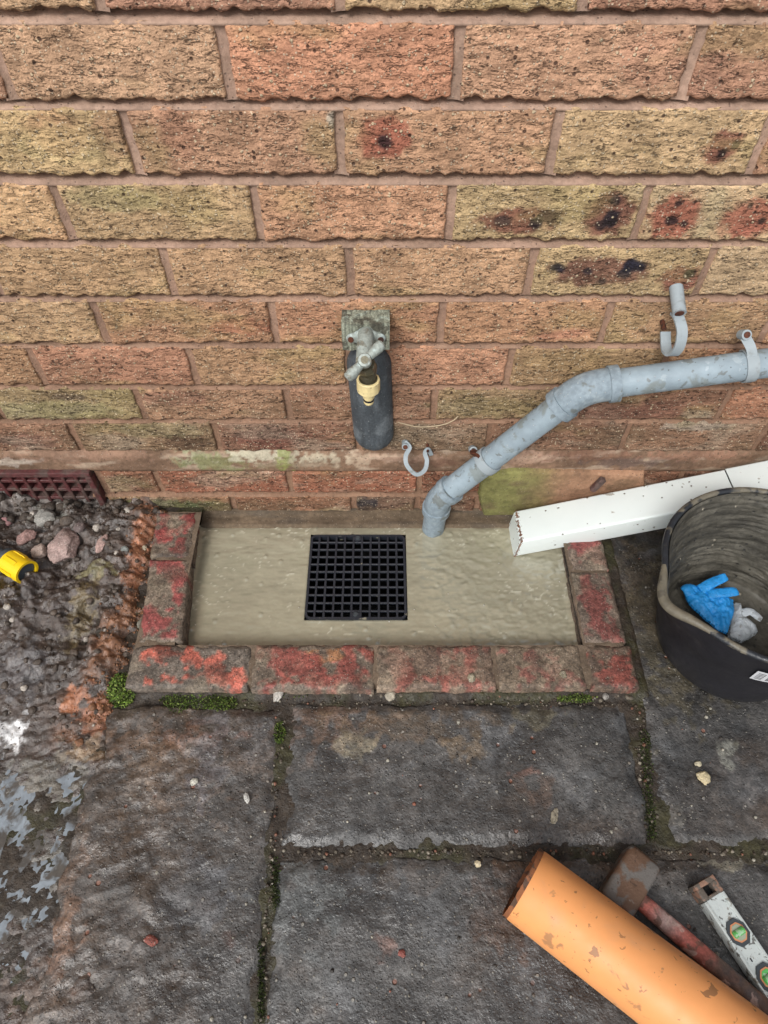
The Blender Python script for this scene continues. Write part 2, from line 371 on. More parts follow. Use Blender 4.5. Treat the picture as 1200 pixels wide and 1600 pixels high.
# course bottoms / tops read off the photograph, as heights
def zc(py): return W(600, py)[2]
cb = [zc(v) for v in (18, 157, 274, 376, 463, 537, 603, 656, 705)]      # bottoms of courses 0..8
ct = [cb[0] + .066] + [zc(v) for v in (36, 170, 288, 386, 470.5, 543.5, 608, 661)]
b9, t9, b10, t10 = zc(770), zc(738), zc(806), zc(776.5)
def S(*l): return l
courses = [  # (row mid py, joints px, colours between joints, second colours)
 (8, (-225, 155, 531, 912, 1290), [c(185,150,110), c(170,120,98), c(188,158,112), c(176,122,98)]),
 (97, (-358, -2, 352, 716, 1082, 1445), [c(178,132,104), c(190,150,115), c(202,136,102), c(188,142,110), c(176,126,100)]),
 (222, (-125, 203, 531, 867, 1192, 1520), [c(186,160,108), c(174,130,100), c(180,136,102), c(186,158,112), c(172,120,96)]),
 (332, (-210, 97, 401, 704, 1004, 1305), [c(206,162,114), c(174,146,102), c(190,138,102), c(182,160,110), c(186,160,118)]),
 (424, (-18, 262, 547, 830, 1104, 1385), [c(176,142,98), c(180,142,100), c(184,142,102), c(180,156,106), c(176,152,112)]),
 (503, (-115, 155, 427, 690, 948, 1205), [c(182,148,104), c(172,124,88), c(172,120,86), c(182,132,92), c(166,130,90)]),
 (573, (-192, 57, 301, 545, 796, 1037, 1285), [c(170,128,88), c(172,116,88), c(172,132,92), c(190,132,98), c(160,130,86), c(180,126,90)]),
 (630, (-10, 218, 449, 678, 906, 1134, 1360), [c(152,136,90), c(172,128,94), c(158,112,84), c(150,126,86), c(132,88,68), c(186,122,88)]),
 (683, (-105, 117, 338, 560, 765, 978, 1192, 1410), [c(164,118,90), c(150,122,88), c(146,100,78), c(148,118,92), c(142,102,78), c(152,112,84), c(120,80,64)]),
]
# blotches: px, py, rx px, ry px, colour, strength
BL = [(600,215,42,36,c(150,76,56),.8),(602,222,14,14,c(40,28,34),.9),(1128,230,30,28,c(132,78,62),.9),(1128,240,8,8,c(40,30,34),.9),(1150,226,7,7,c(50,32,32),.9),
 (812,345,64,22,c(128,76,60),.9),(785,345,16,9,c(44,32,38),.9),(840,350,12,12,c(40,32,40),.95),(858,340,18,12,c(60,42,40),.8),(952,335,42,40,c(122,74,60),.9),(955,342,14,16,c(34,30,38),.95),(962,314,10,8,c(44,34,40),.9),(938,352,9,8,c(48,36,38),.9),
 (1055,340,44,38,c(158,88,66),.9),(1050,346,12,8,c(40,32,38),.9),(1060,318,7,6,c(44,34,36),.9),(1068,350,7,6,c(44,34,36),.9),(1172,342,44,34,c(168,92,70),.9),(1172,322,6,6,c(50,36,36),.9),(1190,345,7,6,c(44,34,36),.9),
 (938,424,82,24,c(122,82,64),.95),(873,418,13,9,c(36,34,44),.95),(990,415,20,12,c(30,32,46),.97),(975,427,13,8,c(34,34,44),.95),(918,424,9,6,c(44,38,44),.9),(940,440,7,5,c(40,34,40),.9),
 (1064,434,32,22,c(130,74,60),.9),(1078,427,10,8,c(34,28,34),.95),
 (88,210,50,40,c(178,130,90),.6),(180,210,45,45,c(160,118,88),.6),(280,205,30,50,c(152,104,78),.5),(380,510,60,14,c(170,92,70),.55),(160,212,14,20,c(120,76,54),.5),
 (30,330,70,40,c(208,168,116),.5),(180,310,80,24,c(168,150,102),.7),(1010,300,40,12,c(188,164,122),.5),(1110,330,18,50,c(190,170,126),.6),
 (100,225,80,35,c(188,172,112),.3),(520,190,10,16,c(206,208,190),.5),(105,620,30,6,c(74,60,60),.6),(270,622,60,12,c(130,84,72),.45),(80,640,110,14,c(150,146,92),.5),
 (290,690,46,14,c(92,66,48),.7),(420,685,60,20,c(118,66,54),.6),(40,690,50,12,c(120,82,74),.45),(250,672,80,12,c(140,130,90),.5),(640,680,60,20,c(142,128,104),.5),
 (760,635,90,16,c(146,128,80),.6),(1085,665,60,8,c(192,180,160),.5),(1090,648,26,8,c(190,172,156),.5),(960,648,80,30,c(120,78,62),.4),(980,500,40,16,c(160,132,84),.5),(860,520,60,12,c(176,106,84),.4),(1130,500,30,20,c(172,140,90),.5),
 (400,770,140,14,c(152,88,58),.3),(240,790,90,11,c(110,116,66),.85),(330,792,40,8,c(96,112,70),.6),(574,789,18,13,c(66,62,66),.9),(1100,110,50,50,c(170,122,96),.5),(1020,90,60,50,c(190,132,104),.35),
 (1010,600,120,14,c(140,120,76),.4),(900,565,90,16,c(166,134,86),.5),(1000,640,120,16,c(128,82,66),.4)]
BLW = []
for (px, py, rx, ry, cc, st) in BL:
    p = W(px, py); q = W(px + rx, py); u = W(px, py - ry)
    BLW.append((p[0], p[2], abs(q[0] - p[0]), abs(u[2] - p[2]), cc, st))
def blotch(X, Z, col, lst, wf=70, wa=.35):
    nx = fbm(X * wf, Z * wf, 3); nz = fbm(X * wf + 40, Z * wf + 9, 3)
    for (bx, bz, rx, rz, cc, st) in lst:
        m = (np.abs(X - bx) < rx * 2) & (np.abs(Z - bz) < rz * 2)
        if not m.any(): continue
        d = np.hypot((X - bx) / rx, (Z - bz) / rz) + wa * (nx + nz)
        f = (st * (1 - smooth(d, .72, 1.15)))[..., None]
        col = np.where(m[..., None], col * (1 - f) + cc * f, col)
    return col
KW = 1.12
def desat(col, k=.2):
    l = (col @ np.array([.3, .59, .11]))[..., None]; return col * (1 - k) + l * k
def make_brick(x0, x1, z0, z1, base, seed, res=.0021, fine=True, second=None):
    """a rustic faced brick: face relief, ragged lower edge and a body running back into the wall"""
    nx = max(3, int((x1 - x0) / res)); nz = max(3, int((z1 - z0) / res))
    u = np.linspace(0, 1, nx); v = np.linspace(0, 1, nz); U, V = np.meshgrid(u, v)
    X = x0 + U * (x1 - x0); Z = z0 + V * (z1 - z0)
    ou = seed * 7.13
    ex = np.minimum(U, 1 - U) * (x1 - x0); ez = np.minimum(V, 1 - V) * (z1 - z0)
    # wandering outline
    X = X + (fbm(Z * 60 + ou, U * 0 + seed, 3) * .0022 * ((U < .5) * 1.) + fbm(Z * 60 - ou, U * 0 + seed + 9, 3) * .0022 * (U >= .5)) * (1 - smooth(ex, 0, .012))
    rag = fbm(X * 60 + ou, V * 0 + seed * 3.3, 5) * .0070 + .0012
    Z = Z + rag * (1 - smooth(V * (z1 - z0), 0, .012)) + fbm(X * 50 - ou, V * 0 + 5.5, 4) * .0036 * (V > .5) * (1 - smooth((1 - V) * (z1 - z0), 0, .012))
    rel = .0006 * np.mod(fbm(X * 40 + ou, Z * 120, 3) * 2.6, 1) * smooth(fbm(X * 20 - ou, Z * 30, 3), -.25, .2) + .0011 * fbm(X * 45 + ou, Z * 110, 4) - .0008 + .0012 * np.maximum(0, ridge(X * 38 + ou * 2, Z * 105 + 3, 3) - .35) * -1.2 + .0014 * fbm(X * 9 + ou, Z * 9 + ou, 2)
    dd = np.minimum(ex, ez); rnd_ = .0022 * (1 - smooth(dd, -.001, .003))
    Y = -(rel) + rnd_ - .0012
    base = base * .72 + c(192, 146, 106) * .28 * (1 if z0 > .22 else .72)
    col = np.broadcast_to(base, X.shape + (3,)).copy()
    if second is None: second = base * np.array([.86, .84, .82])
    f = smooth(fbm(X * 11 + ou, Z * 16 + ou, 4), -.35, .45)[..., None]
    col = col * (1 - f * .55) + second * f * .55
    col = desat(blotch(X, Z, col, BLW), .13 * 1.2 if z0 > .5 else .17)
    lowf = 1 - smooth(Z, .16, .34)
    f = (smooth(fbm(X * 8 + 3, Z * 20, 5), .02, .35) * lowf * .45)[..., None]; col = col * (1 - f) + c(172, 158, 138) * f
    f = (smooth(fbm(X * 10 + 33, Z * 16, 5), .05, .4) * (.25 + .4 * lowf))[..., None]; col = col * (1 - f) + c(118, 96, 74) * f
    f = (smooth(fbm(X * 7 + 63, Z * 14, 4), .1, .4) * .35)[..., None]; col = col * (1 - f) + c(150, 138, 92) * f
    damp = 1 - (.20 + .10 * fbm(X * 5, Z * 7, 3)) * (1 - smooth(Z, .12, .55))       # darker towards the foot of the wall
    col = col * KW * damp[..., None]
    P = np.stack([X, Y, Z], -1)
    P = np.pad(P, ((1, 1), (1, 1), (0, 0)), 'edge'); col = np.pad(col, ((1, 1), (1, 1), (0, 0)), 'edge')
    P[0, :, 1] = P[-1, :, 1] = P[:, 0, 1] = P[:, -1, 1] = .035
    return new_mesh('brick', P.reshape(-1, 3), grid_faces(*P.shape[:2]), m_brick, col.reshape(-1, 3), parent=wall)
GAP = .0105
mort_V = []; mort_F = []; mort_C = []; mo = 0
def add_mortar(P, col):
    global mo
    n, m_ = P.shape[:2]; mort_V.append(P.reshape(-1, 3)); mort_F.append(grid_faces(n, m_) + mo); mort_C.append(col.reshape(-1, 3)); mo += n * m_
MC = [c(172, 140, 124), c(176, 136, 112), c(168, 124, 98), c(160, 114, 88)]
def mort_col(X, Z):
    t = smooth(Z, .15, .75)[..., None]
    base = c(132, 103, 84) * (1 - t) + c(156, 130, 114) * t
    f = smooth(fbm(X * 13, Z * 30, 3), -.3, .5)[..., None]
    base = base * (1 - .3 * f) + base * np.array([.8, .84, .78]) * .3 * f
    return base * KW
def bed_joint(x0, x1, zb, zt, res=.0026):
    """weather struck: flush with the brick below, pushed back under the brick above"""
    n = int((x1 - x0) / res); rows = 9
    X, T = np.meshgrid(np.linspace(x0, x1, n), np.linspace(0, 1, rows))
    H = zt - zb
    Z = zb - .003 + T * (H + .006)
    Y = .0002 + .022 * smooth(T, .15, .85) + .0009 * fbm(X * 60, Z * 60 + 8, 4) + .0008 * fbm(X * 14, Z * 14, 2)
    Y = Y + .0016 * (T < .06)
    add_mortar(np.stack([X, Y, Z], -1), mort_col(X, Z))
def perp_joint(x, zb, zt, w_=GAP, lean=0):
    rows = int((zt - zb) / .0026) + 2
    T, Z = np.meshgrid(np.linspace(-1, 1, 9), np.linspace(zb - .001, zt + .001, rows))
    X = x + T * (w_ / 2 + .003)
    Y = .0035 + .0028 * (1 - T ** 2) * .5 + .0022 * T * lean + .0009 * fbm(X * 60 + 3, Z * 60, 4)
    add_mortar(np.stack([X, Y, Z], -1), mort_col(X, Z))
EXT = 1.25
rows = []
for i, (mid, js, cols) in enumerate(courses):
    xs = [W(j, mid)[0] for j in js]
    # continue the bond either side of the photograph
    while xs[0] > -EXT: xs.insert(0, xs[0] - .225); cols.insert(0, cols[min(1, len(cols) - 1)] * random.uniform(.85, 1.08))
    while xs[-1] < EXT: xs.append(xs[-1] + .225); cols.append(cols[-2] * random.uniform(.85, 1.08))
    rows.append((cb[i], ct[i], xs, cols))
for k in range(1, 6):     # courses above the frame
    z0 = cb[0] + .0755 * k
    xs = [v + (.112 if k % 2 else 0) for v in rows[0][2]]
    rows.append((z0, z0 + .066, xs, [c(184, 142, 106) * random.uniform(.85, 1.1) for _ in rows[0][3]]))
SEC = {(2, 0): c(170,124,84), (4, 2): c(186,134,96), (3, 1): c(186,138,98), (6, 2): c(160,122,84), (7, 2): c(140,92,74), (8, 1): c(150,110,80), (5, 4): c(150,128,82)}
nb = 0
for ri, (z0, z1, xs, cols) in enumerate(rows):
    for j in range(len(xs) - 1):
        xa, xb = xs[j] + GAP / 2, xs[j + 1] - GAP / 2
        if xb > EXT + .1 or xa < -EXT - .1: continue
        half = 720 if z0 < .2 else 600
        lim = .40 + (0.9 - z0) * .42
        fine = (xb > -lim and xa < lim and ri < 9)
        nb += 1
        make_brick(xa, xb, z0, z1, np.array(cols[j]), nb, .0021 if fine else .02)
        perp_joint(xs[j], z0, z1, lean=random.choice((-1, 1, .4)))
order = sorted(rows, key=lambda r: r[0])
for a, b in zip(order[:-1], order[1:]): bed_joint(-EXT, EXT, a[1], b[0])
# below the damp course: two redder courses either side of the air brick
AB0, AB1 = -EXT, W(160, 760)[0]
js9 = [160, 248, 453, 655, 858, 1060, 1262]; col9 = [c(168,108,78), c(170,98,70), c(172,98,68), c(150,88,62), c(140,90,66), c(132,86,66)]
xs9 = [W(j, 754)[0] for j in js9] + [.95, 1.17, 1.3]; col9 += [c(150, 96, 70)] * 3
for j in range(len(xs9) - 1):
    nb += 1; make_brick(xs9[j] + GAP / 2, xs9[j + 1] - GAP / 2, b9, t9, col9[j], nb); perp_joint(xs9[j + 1], b9, t9)
js10 = [170, 365, 553, 652, 745, 930, 1110]; col10 = [c(150,114,80), c(152,104,74), c(120,92,76), c(136,92,70), c(126,84,62), c(116,80,64)]
xs10 = [W(j, 790)[0] for j in js10] + [.8, 1.02, 1.3]; col10 += [c(130, 90, 66)] * 3
for j in range(len(xs10) - 1):
    nb += 1; make_brick(xs10[j] + GAP / 2, xs10[j + 1] - GAP / 2, b10, t10, col10[j], nb); perp_joint(xs10[j + 1], b10, t10)
for xx in (-.78, -1.0, -1.22):
    nb += 1; make_brick(xx - .215, xx, b9, t9, c(160, 100, 72), nb, .01); perp_joint(xx + .005, b9, t9)
    nb += 1; make_brick(xx - .215, xx, b10, t10, c(140, 100, 74), nb, .01); perp_joint(xx + .005, b10, t10)
bed_joint(xs10[0] - .02, EXT, t10, b9); bed_joint(-EXT, -.78, t10, b9)
perp_joint(xs9[0] + .002, b10, t9)
# footing strip behind air brick and below course 10
Xf, Tf = np.meshgrid(np.linspace(-EXT, EXT, 900), np.linspace(0, 1, 14))
Zf = -.06 + Tf * (b10 + .003 + .06)
Yf = .002 + .0015 * fbm(Xf * 50, Zf * 50, 4)
cf = blotch(Xf, Zf, mort_col(Xf, Zf) / KW * .9, BLW) * KW
add_mortar(np.stack([Xf, Yf, Zf], -1), cf)
mortar = new_mesh('mortar', np.concatenate(mort_V), np.concatenate(mort_F), m_mortar, np.concatenate(mort_C), parent=wall)
# damp-course band, smeared flush with mortar
DB = [(W(px, py)[0], W(px, py)[2], rx / 950, ry / 700, cc, st) for (px, py, rx, ry, cc, st) in [
 (315,718,36,14,c(158,164,132),.8),(345,722,50,16,c(116,122,80),.8),(420,714,60,12,c(196,192,170),.8),(440,725,40,9,c(110,96,72),.8),(445,712,12,30,c(132,148,74),.7),(500,718,46,12,c(186,178,156),.75),
 (505,727,50,6,c(110,88,70),.7),(560,718,30,10,c(190,172,150),.6),(110,712,120,12,c(166,132,112),.5),(20,722,40,6,c(205,196,184),.5),(640,722,24,10,c(90,74,66),.5),(640,716,60,6,c(186,156,136),.5),
 (690,722,40,6,c(110,80,66),.7),(820,716,60,9,c(190,158,138),.6),(930,712,60,10,c(120,84,68),.6),(985,722,60,8,c(90,76,72),.8),(1080,712,80,7,c(160,118,98),.5)]]
n = 900; Xd, Td = np.meshgrid(np.linspace(-EXT, EXT, n), np.linspace(0, 1, 16))
zb_, zt_ = t9 + .0005, cb[8] - .002
Zd = zb_ + Td * (zt_ - zb_) + .0018 * fbm(Xd * 25, Td * 0 + 2, 3) * (Td < .1)
Yd = -.0008 + .0012 * fbm(Xd * 40, Zd * 60, 4) + .004 * smooth(Td, .8, 1) + .003 * (1 - smooth(Td, 0, .12))
cd = np.broadcast_to(c(122, 98, 80), Xd.shape + (3,)) * (1 + .45 * fbm(Xd * 14, Zd * 40, 5) + .3 * fbm(Xd * 60, Zd * 80, 3))[..., None]
f = (smooth(fbm(Xd * 9 + 4, Zd * 50, 5), .05, .3) * .6)[..., None]; cd = cd * (1 - f) + c(96, 76, 60) * f
f = (smooth(fbm(Xd * 12 + 44, Zd * 50, 5), .1, .3) * .6)[..., None]; cd = cd * (1 - f) + c(178, 160, 140) * f
cd = (.25 * cd + .75 * blotch(Xd, Zd, cd, DB, 60, 1.2)) * KW
Pd = np.stack([Xd, Yd, Zd], -1); Pd = np.pad(Pd, ((1, 1), (0, 0), (0, 0)), 'edge'); Pd[0, :, 1] = Pd[-1, :, 1] = .03
cd = np.pad(cd, ((1, 1), (0, 0), (0, 0)), 'edge')
new_mesh('damp_course_band', Pd.reshape(-1, 3), grid_faces(*Pd.shape[:2]), m_mortar, cd.reshape(-1, 3), parent=wall)
# backing so that no light leaks
bm = bmesh.new(); box(bm, (0, .09, .5), (2 * EXT + .2, .13, 1.5)); bm_obj('inner_leaf', bm, m_dark, wall)
# mossy smear of render at the wall's foot, right of the grey pipe
def patch(name, poly_px, off, colf, mm, res=.0025):
    P = np.array([W(px, py)[[0, 2]] for px, py in poly_px])
    x0, z0 = P.min(0); x1, z1 = P.max(0)
    X, Z = np.meshgrid(np.arange(x0 - .004, x1 + .004, res), np.arange(z0 - .004, z1 + .004, res))
    d = np.full(X.shape, 9.0); ins = np.zeros(X.shape, bool)
    for i in range(len(P)):
        a, b = P[i], P[(i + 1) % len(P)]; e = b - a; t = np.clip(((X - a[0]) * e[0] + (Z - a[1]) * e[1]) / (e @ e), 0, 1)
        d = np.minimum(d, np.hypot(X - a[0] - t * e[0], Z - a[1] - t * e[1]))
        cnd = ((a[1] > Z) != (b[1] > Z)) & (X < (b[0] - a[0]) * (Z - a[1]) / (b[1] - a[1] + 1e-12) + a[0]); ins ^= cnd
    sd_ = np.where(ins, d, -d)
    Y = .012 - (.012 + off) * smooth(sd_ + .001 * fbm(X * 60, Z * 60, 3), -.001, .007) - .002 * fbm(X * 22, Z * 30, 3)
    keep = (sd_ > -.003)
    F = grid_faces(*X.shape); k = keep.ravel(); F = F[k[F].all(1)]
    return new_mesh(name, np.stack([X, Y, Z], -1).reshape(-1, 3), F, mm, colf(X, Z).reshape(-1, 3), parent=wall)
def greencol(X, Z):
    x0 = W(745, 770)[0]; t = smooth(X + .02 * fbm(X * 30, Z * 30, 4) + .03 * fbm(X * 12, Z * 12, 3), x0 + .05, x0 + .17)[..., None]
    g = c(118, 116, 72) * (1 + .25 * fbm(X * 40, Z * 40, 4)[..., None])
    q = g * (1 - t) + c(150, 116, 92) * t
    q = q * (1 + .3 * fbm(X * 30 + 7, Z * 60, 5) + .25 * fbm(X * 90, Z * 90, 3))[..., None]
    f = (smooth(fbm(X * 14, Z * 24 + 5, 5), .05, .35) * .6)[..., None]; return (q * (1 - f) + c(96, 80, 62) * f) * KW
patch('render_smear', [(748, 738), (800, 728), (1010, 733), (1010, 775), (930, 800), (860, 806), (800, 809), (752, 805), (744, 770)], .009, greencol, m_mortar)
bm = bmesh.new()
p = W(934, 757, .014); box(bm, p, (.012, .012, .034), .003, rot=Matrix.Rotation(R(22), 3, 'Y')); 
bm_obj('rust_red_chip', bm, m_airbrick, wall)

# footing ledge between wall and wet concrete
X, Tt = np.meshgrid(np.linspace(-.33, .9, 480), np.linspace(0, 1, 16))
Yl = .004 - Tt * .040; Zl = .012 - .004 * smooth(Tt, 0, .5) - .03 * smooth(Tt, .88, 1) + .0016 * fbm(X * 40, Yl * 80, 4)
cl = np.broadcast_to(c(102, 88, 72), X.shape + (3,)) * (1 + .4 * fbm(X * 14, Yl * 90, 5) + .3 * fbm(X * 70, Yl * 160, 3))[..., None]
f = (smooth(fbm(X * 8 + 3, Yl * 40, 3), 0, .4) * .6)[..., None]; cl = cl * (1 - f) + c(82, 76, 68) * f
ledge = new_mesh('footing_ledge', np.stack([X, Yl, Zl], -1).reshape(-1, 3), grid_faces(*X.shape), m_mortar, cl.reshape(-1, 3), parent=wall)

# ------------------------------------------------------------------ air brick
za0, za1 = -.01, zc(733); xa1 = W(141, 733)[0]; xa0 = xa1 - .225
ab = empty('air_brick', ((xa0 + xa1) / 2, 0, za0), 'dark red terracotta air brick grille half buried in mud at the foot of the wall', 'air brick')
bm = bmesh.new(); fr = .011
for (cx, cz, sx, sz) in (((xa0 + xa1) / 2, za1 - fr / 2, xa1 - xa0, fr), ((xa0 + xa1) / 2, za0 + fr / 2, xa1 - xa0, fr), (xa1 - fr / 2, (za0 + za1) / 2, fr, za1 - za0 - 2 * fr - .0004), (xa0 + fr / 2, (za0 + za1) / 2, fr, za1 - za0 - 2 * fr - .0004)):
    box(bm, (cx, .008, cz), (sx, .036, sz), .0018, 2)
parts = [bm_obj('frame', bm, m_airbrick)]
nx = 9; px_ = (xa1 - xa0 - 2 * fr) / nx; nz = 5; pz_ = (za1 - za0 - 2 * fr) / nz
for k in range(1, nx):
    bm = bmesh.new(); box(bm, (xa0 + fr + k * px_, .012, (za0 + za1) / 2), (.006, .026, za1 - za0 - 2 * fr), .001); parts.append(bm_obj('upright_bar', bm, m_airbrick))
for k in range(1, nz):
    bm = bmesh.new(); box(bm, ((xa0 + xa1) / 2, .0125, za0 + fr + k * pz_), (xa1 - xa0 - 2 * fr, .024, .0065), .001); parts.append(bm_obj('cross_bar', bm, m_airbrick))
bm = bmesh.new(); box(bm, ((xa0 + xa1) / 2, .027, (za0 + za1) / 2), (xa1 - xa0, .004, za1 - za0)); parts.append(bm_obj('backing', bm, m_capdark))
r_ = np.random.default_rng(4)
for (i, j) in ((3, 2), (3, 1), (5, 2), (6, 2), (4, 1), (7, 3), (1, 2)):
    i = min(nx - 1, i); Pp, F = rock_pts(2, (.008, .004, .006), r_); ctr = np.array([xa0 + fr + (i + .5) * px_, .018, za0 + fr + (j + .5) * pz_])
    parts.append(new_mesh('mortar_lump', Pp + ctr, F, m_stone, np.broadcast_to(c(165, 158, 135), (len(Pp), 3))))
adopt(ab, parts)

# ================================================================== GROUND
SL = .02     # top of the paving
gxs = np.concatenate([np.linspace(-40, -.43, 20), np.linspace(.43, 40, 20)]); gys = np.concatenate([np.linspace(-80, -.38, 30), [.05]])
X, Y = np.meshgrid(gxs, gys); F = grid_faces(*X.shape); ctr_ = np.stack([X, Y], -1).reshape(-1, 2)[F].mean(1)
F = F[~((np.abs(ctr_[:, 0]) < .4) & (ctr_[:, 1] > -.38))]      # open over the gully
gnd = new_mesh('ground', np.stack([X, Y, X * 0 - .05], -1).reshape(-1, 3), F, m_mud, np.broadcast_to(c(84, 76, 68), (X.size, 3))); tag(gnd, kind='structure')

GB = []
def gb(px, py, rx, ry, cc, st, z=SL):
    p = G(px, py, z); q = G(px + rx, py, z); u = G(px, py - ry, z); GB.append((p[0], p[1], abs(q[0] - p[0]), abs(u[1] - p[1]), cc, st))
for a in [(290,1190,130,60,c(120,104,92),.5),(520,1130,90,34,c(110,86,70),.6),(300,1150,60,16,c(158,104,80),.5),(330,1170,26,60,c(120,124,134),.5),(640,1130,120,24,c(96,82,66),.6),(560,1165,30,20,c(146,136,112),.5),
          (820,1208,26,7,c(118,86,74),.55),(812,1225,18,18,c(104,82,68),.4),(850,1240,20,26,c(110,84,66),.4),(730,1175,26,22,c(116,100,80),.6),(840,1115,40,18,c(120,114,92),.5),(1135,1175,14,18,c(134,134,124),.7),(1060,1270,14,22,c(120,116,108),.6),
          (820,1380,60,50,c(96,74,58),.6),(780,1430,40,60,c(92,72,60),.6),(470,1400,60,60,c(98,104,104),.35),(300,1400,50,50,c(96,102,110),.45),(490,1550,60,60,c(96,98,98),.35),(600,1480,14,14,c(116,84,72),.5),(100,1470,22,60,c(150,110,88),.6),(115,1380,14,60,c(120,88,66),.6),(60,1560,50,30,c(104,84,70),.5),
          (1020,960,50,120,c(84,76,56),.6),(1060,1060,60,40,c(96,90,76),.4),(980,880,30,40,c(70,60,54),.5),(1140,1345,60,10,c(140,134,116),.5),(640,1370,60,20,c(96,82,70),.4),(560,1240,100,50,c(86,84,82),.4),
          (200,1165,60,22,c(142,106,80),.5),(400,1150,50,30,c(112,110,110),.5),(225,1190,26,60,c(112,96,80),.5),(355,1460,12,22,c(104,72,60),.5),(700,1400,80,40,c(72,72,72),.4),(960,1220,40,50,c(86,86,84),.3),(1080,1530,14,30,c(150,150,138),.5)]:
    gb(*a)
def slab_col(X, Y):
    b0 = np.broadcast_to(c(72, 70, 68), X.shape + (3,)) * (1 + .5 * fbm(X * 9, Y * 9, 5) + .45 * fbm(X * 34, Y * 34, 4))[..., None]
    f = (smooth(fbm(X * 5 + 9, Y * 5, 4), .05, .4) * .5)[..., None]; b0 = b0 * (1 - f) + c(90, 74, 60) * f
    f = (smooth(fbm(X * 24 + 31, Y * 24, 6), .05, .3) * .5)[..., None]; b0 = b0 * (1 - f) + c(50, 47, 45) * f
    f = (smooth(fbm(X * 13 + 3, Y * 13 + 5, 6), .05, .35) * .45)[..., None]; b0 = b0 * (1 - f) + c(104, 106, 108) * f
    return blotch(X, Y, b0, GB, 45, 1.3) * .68
pav = None
def slab(x0, x1, y0, y1, z=SL, res=.0026, tilt=(0, 0), seed=0):
    nx = max(3, int((x1 - x0) / res)); ny = max(3, int((y1 - y0) / res))
    U, V = np.meshgrid(np.linspace(0, 1, nx), np.linspace(0, 1, ny)); X = x0 + U * (x1 - x0); Y = y0 + V * (y1 - y0)
    ex = np.minimum(U, 1 - U) * (x1 - x0); ey = np.minimum(V, 1 - V) * (y1 - y0); d = np.minimum(ex, ey)
    X2 = X + .009 * fbm(Y * 26 + seed, U * 0 + seed, 5) * (1 - smooth(ex, 0, .03)); Y2 = Y + .009 * fbm(X * 26 + seed, V * 0 + 3, 5) * (1 - smooth(ey, 0, .03))
    if seed == 4: X2 = X2 + .05 * fbm(Y * 8, X * 0 + 2, 5) * (1 - smooth(X - x0, 0, .06))
    Z = z + .0020 * fbm(X * 14 + seed, Y * 14, 4) + .0008 * ridge(X * 45, Y * 45, 3) - .0045 * (1 - smooth(d + .012 * fbm(X * 24, Y * 24, 4), -.002, .016)) + tilt[0] * (X - x0) + tilt[1] * (Y - y0)
    # thin film of trodden mud to the left
    mf = smooth(-X - .15 + .10 * fbm(X * 7, Y * 7, 4), 0, .16) * (x0 < -.2)
    Z = Z + mf * (.003 + .0062 * fbm(X * 20, Y * 20, 6) + .003 * ridge(X * 26, Y * 26, 4))
    col = slab_col(X, Y); col = col * (1 - .5 * mf[..., None]) + .5 * mf[..., None] * c(84, 70, 58) * (1 + .4 * fbm(X * 20, Y * 20, 4)[..., None])
    P = np.stack([X2, Y2, Z], -1); P = np.pad(P, ((1, 1), (1, 1), (0, 0)), 'edge'); col = np.pad(col, ((1, 1), (1, 1), (0, 0)), 'edge')
    P[0, :, 2] = P[-1, :, 2] = P[:, 0, 2] = P[:, -1, 2] = z - .04
    return new_mesh('paving_slab', P.reshape(-1, 3), grid_faces(*P.shape[:2]), m_slab, col.reshape(-1, 3), parent=pav)
# bedding earth in the joints
XKE = .40
X, Y = np.meshgrid(np.arange(-.5, 1.05, .004), np.arange(-1.05, .0, .004))
Z = SL - .0048 + .006 * smooth(Y, -.362, -.352) * (X < XKE) + .004 * fbm(X * 30, Y * 30, 5) + .002 * ridge(X * 80, Y * 80, 2)
cm = np.broadcast_to(c(56, 47, 38), X.shape + (3,)) * (1 + .4 * fbm(X * 30, Y * 30, 4)[..., None])
f = (smooth(fbm(X * 12 + 5, Y * 12, 4), -.05, .25) * .8)[..., None]; cm = cm * (1 - f) + c(58, 56, 30) * f
k = ~((X > -.325) & (X < .305) & (Y > -.279)); F = grid_faces(*X.shape); F = F[k.ravel()[F].all(1)]
pav = new_mesh('paving', np.stack([X, Y, Z], -1).reshape(-1, 3), F, m_clod, .8 * cm.reshape(-1, 3)); tag(pav, kind='structure')
YJ = G(700, 1332, SL)[1]; XJ = G(430, 1330, SL)[0]; XK = G(1008, 1200, SL)[0]
g_ = .0075
YS = G(0, 1100, SL)[1]
slab(XJ + g_, XK - .010, YJ + g_, YS, seed=1)
slab(XK + .010, XK + .60, YJ + g_, -.012, seed=2, z=SL - .001)
slab(XJ + g_ * .8, XJ + 1.05, YJ - .46, YJ - g_, seed=3)
slab(XJ + 1.07, XJ + 1.6, YJ - .46, YJ - g_, seed=5, res=.006)
slab(-.405, XJ - g_, -.98, YS - .006, seed=4, z=SL - .001)
for (a, b, c1, d) in ((-.98, -.13, -1.62, -1.01), (-.11, .49, -1.62, -1.01), (.51, 1.1, -1.62, -1.01), (-.7, -.12, -2.24, -1.64), (-.1, .5, -2.24, -1.64), (.52, 1.12, -2.24, -1.64), (1.02, 1.6, -.5, 0), (1.09, 1.6, -1.0, -.52)):
    slab(a, b, c1, d, res=.02, seed=a * 9)

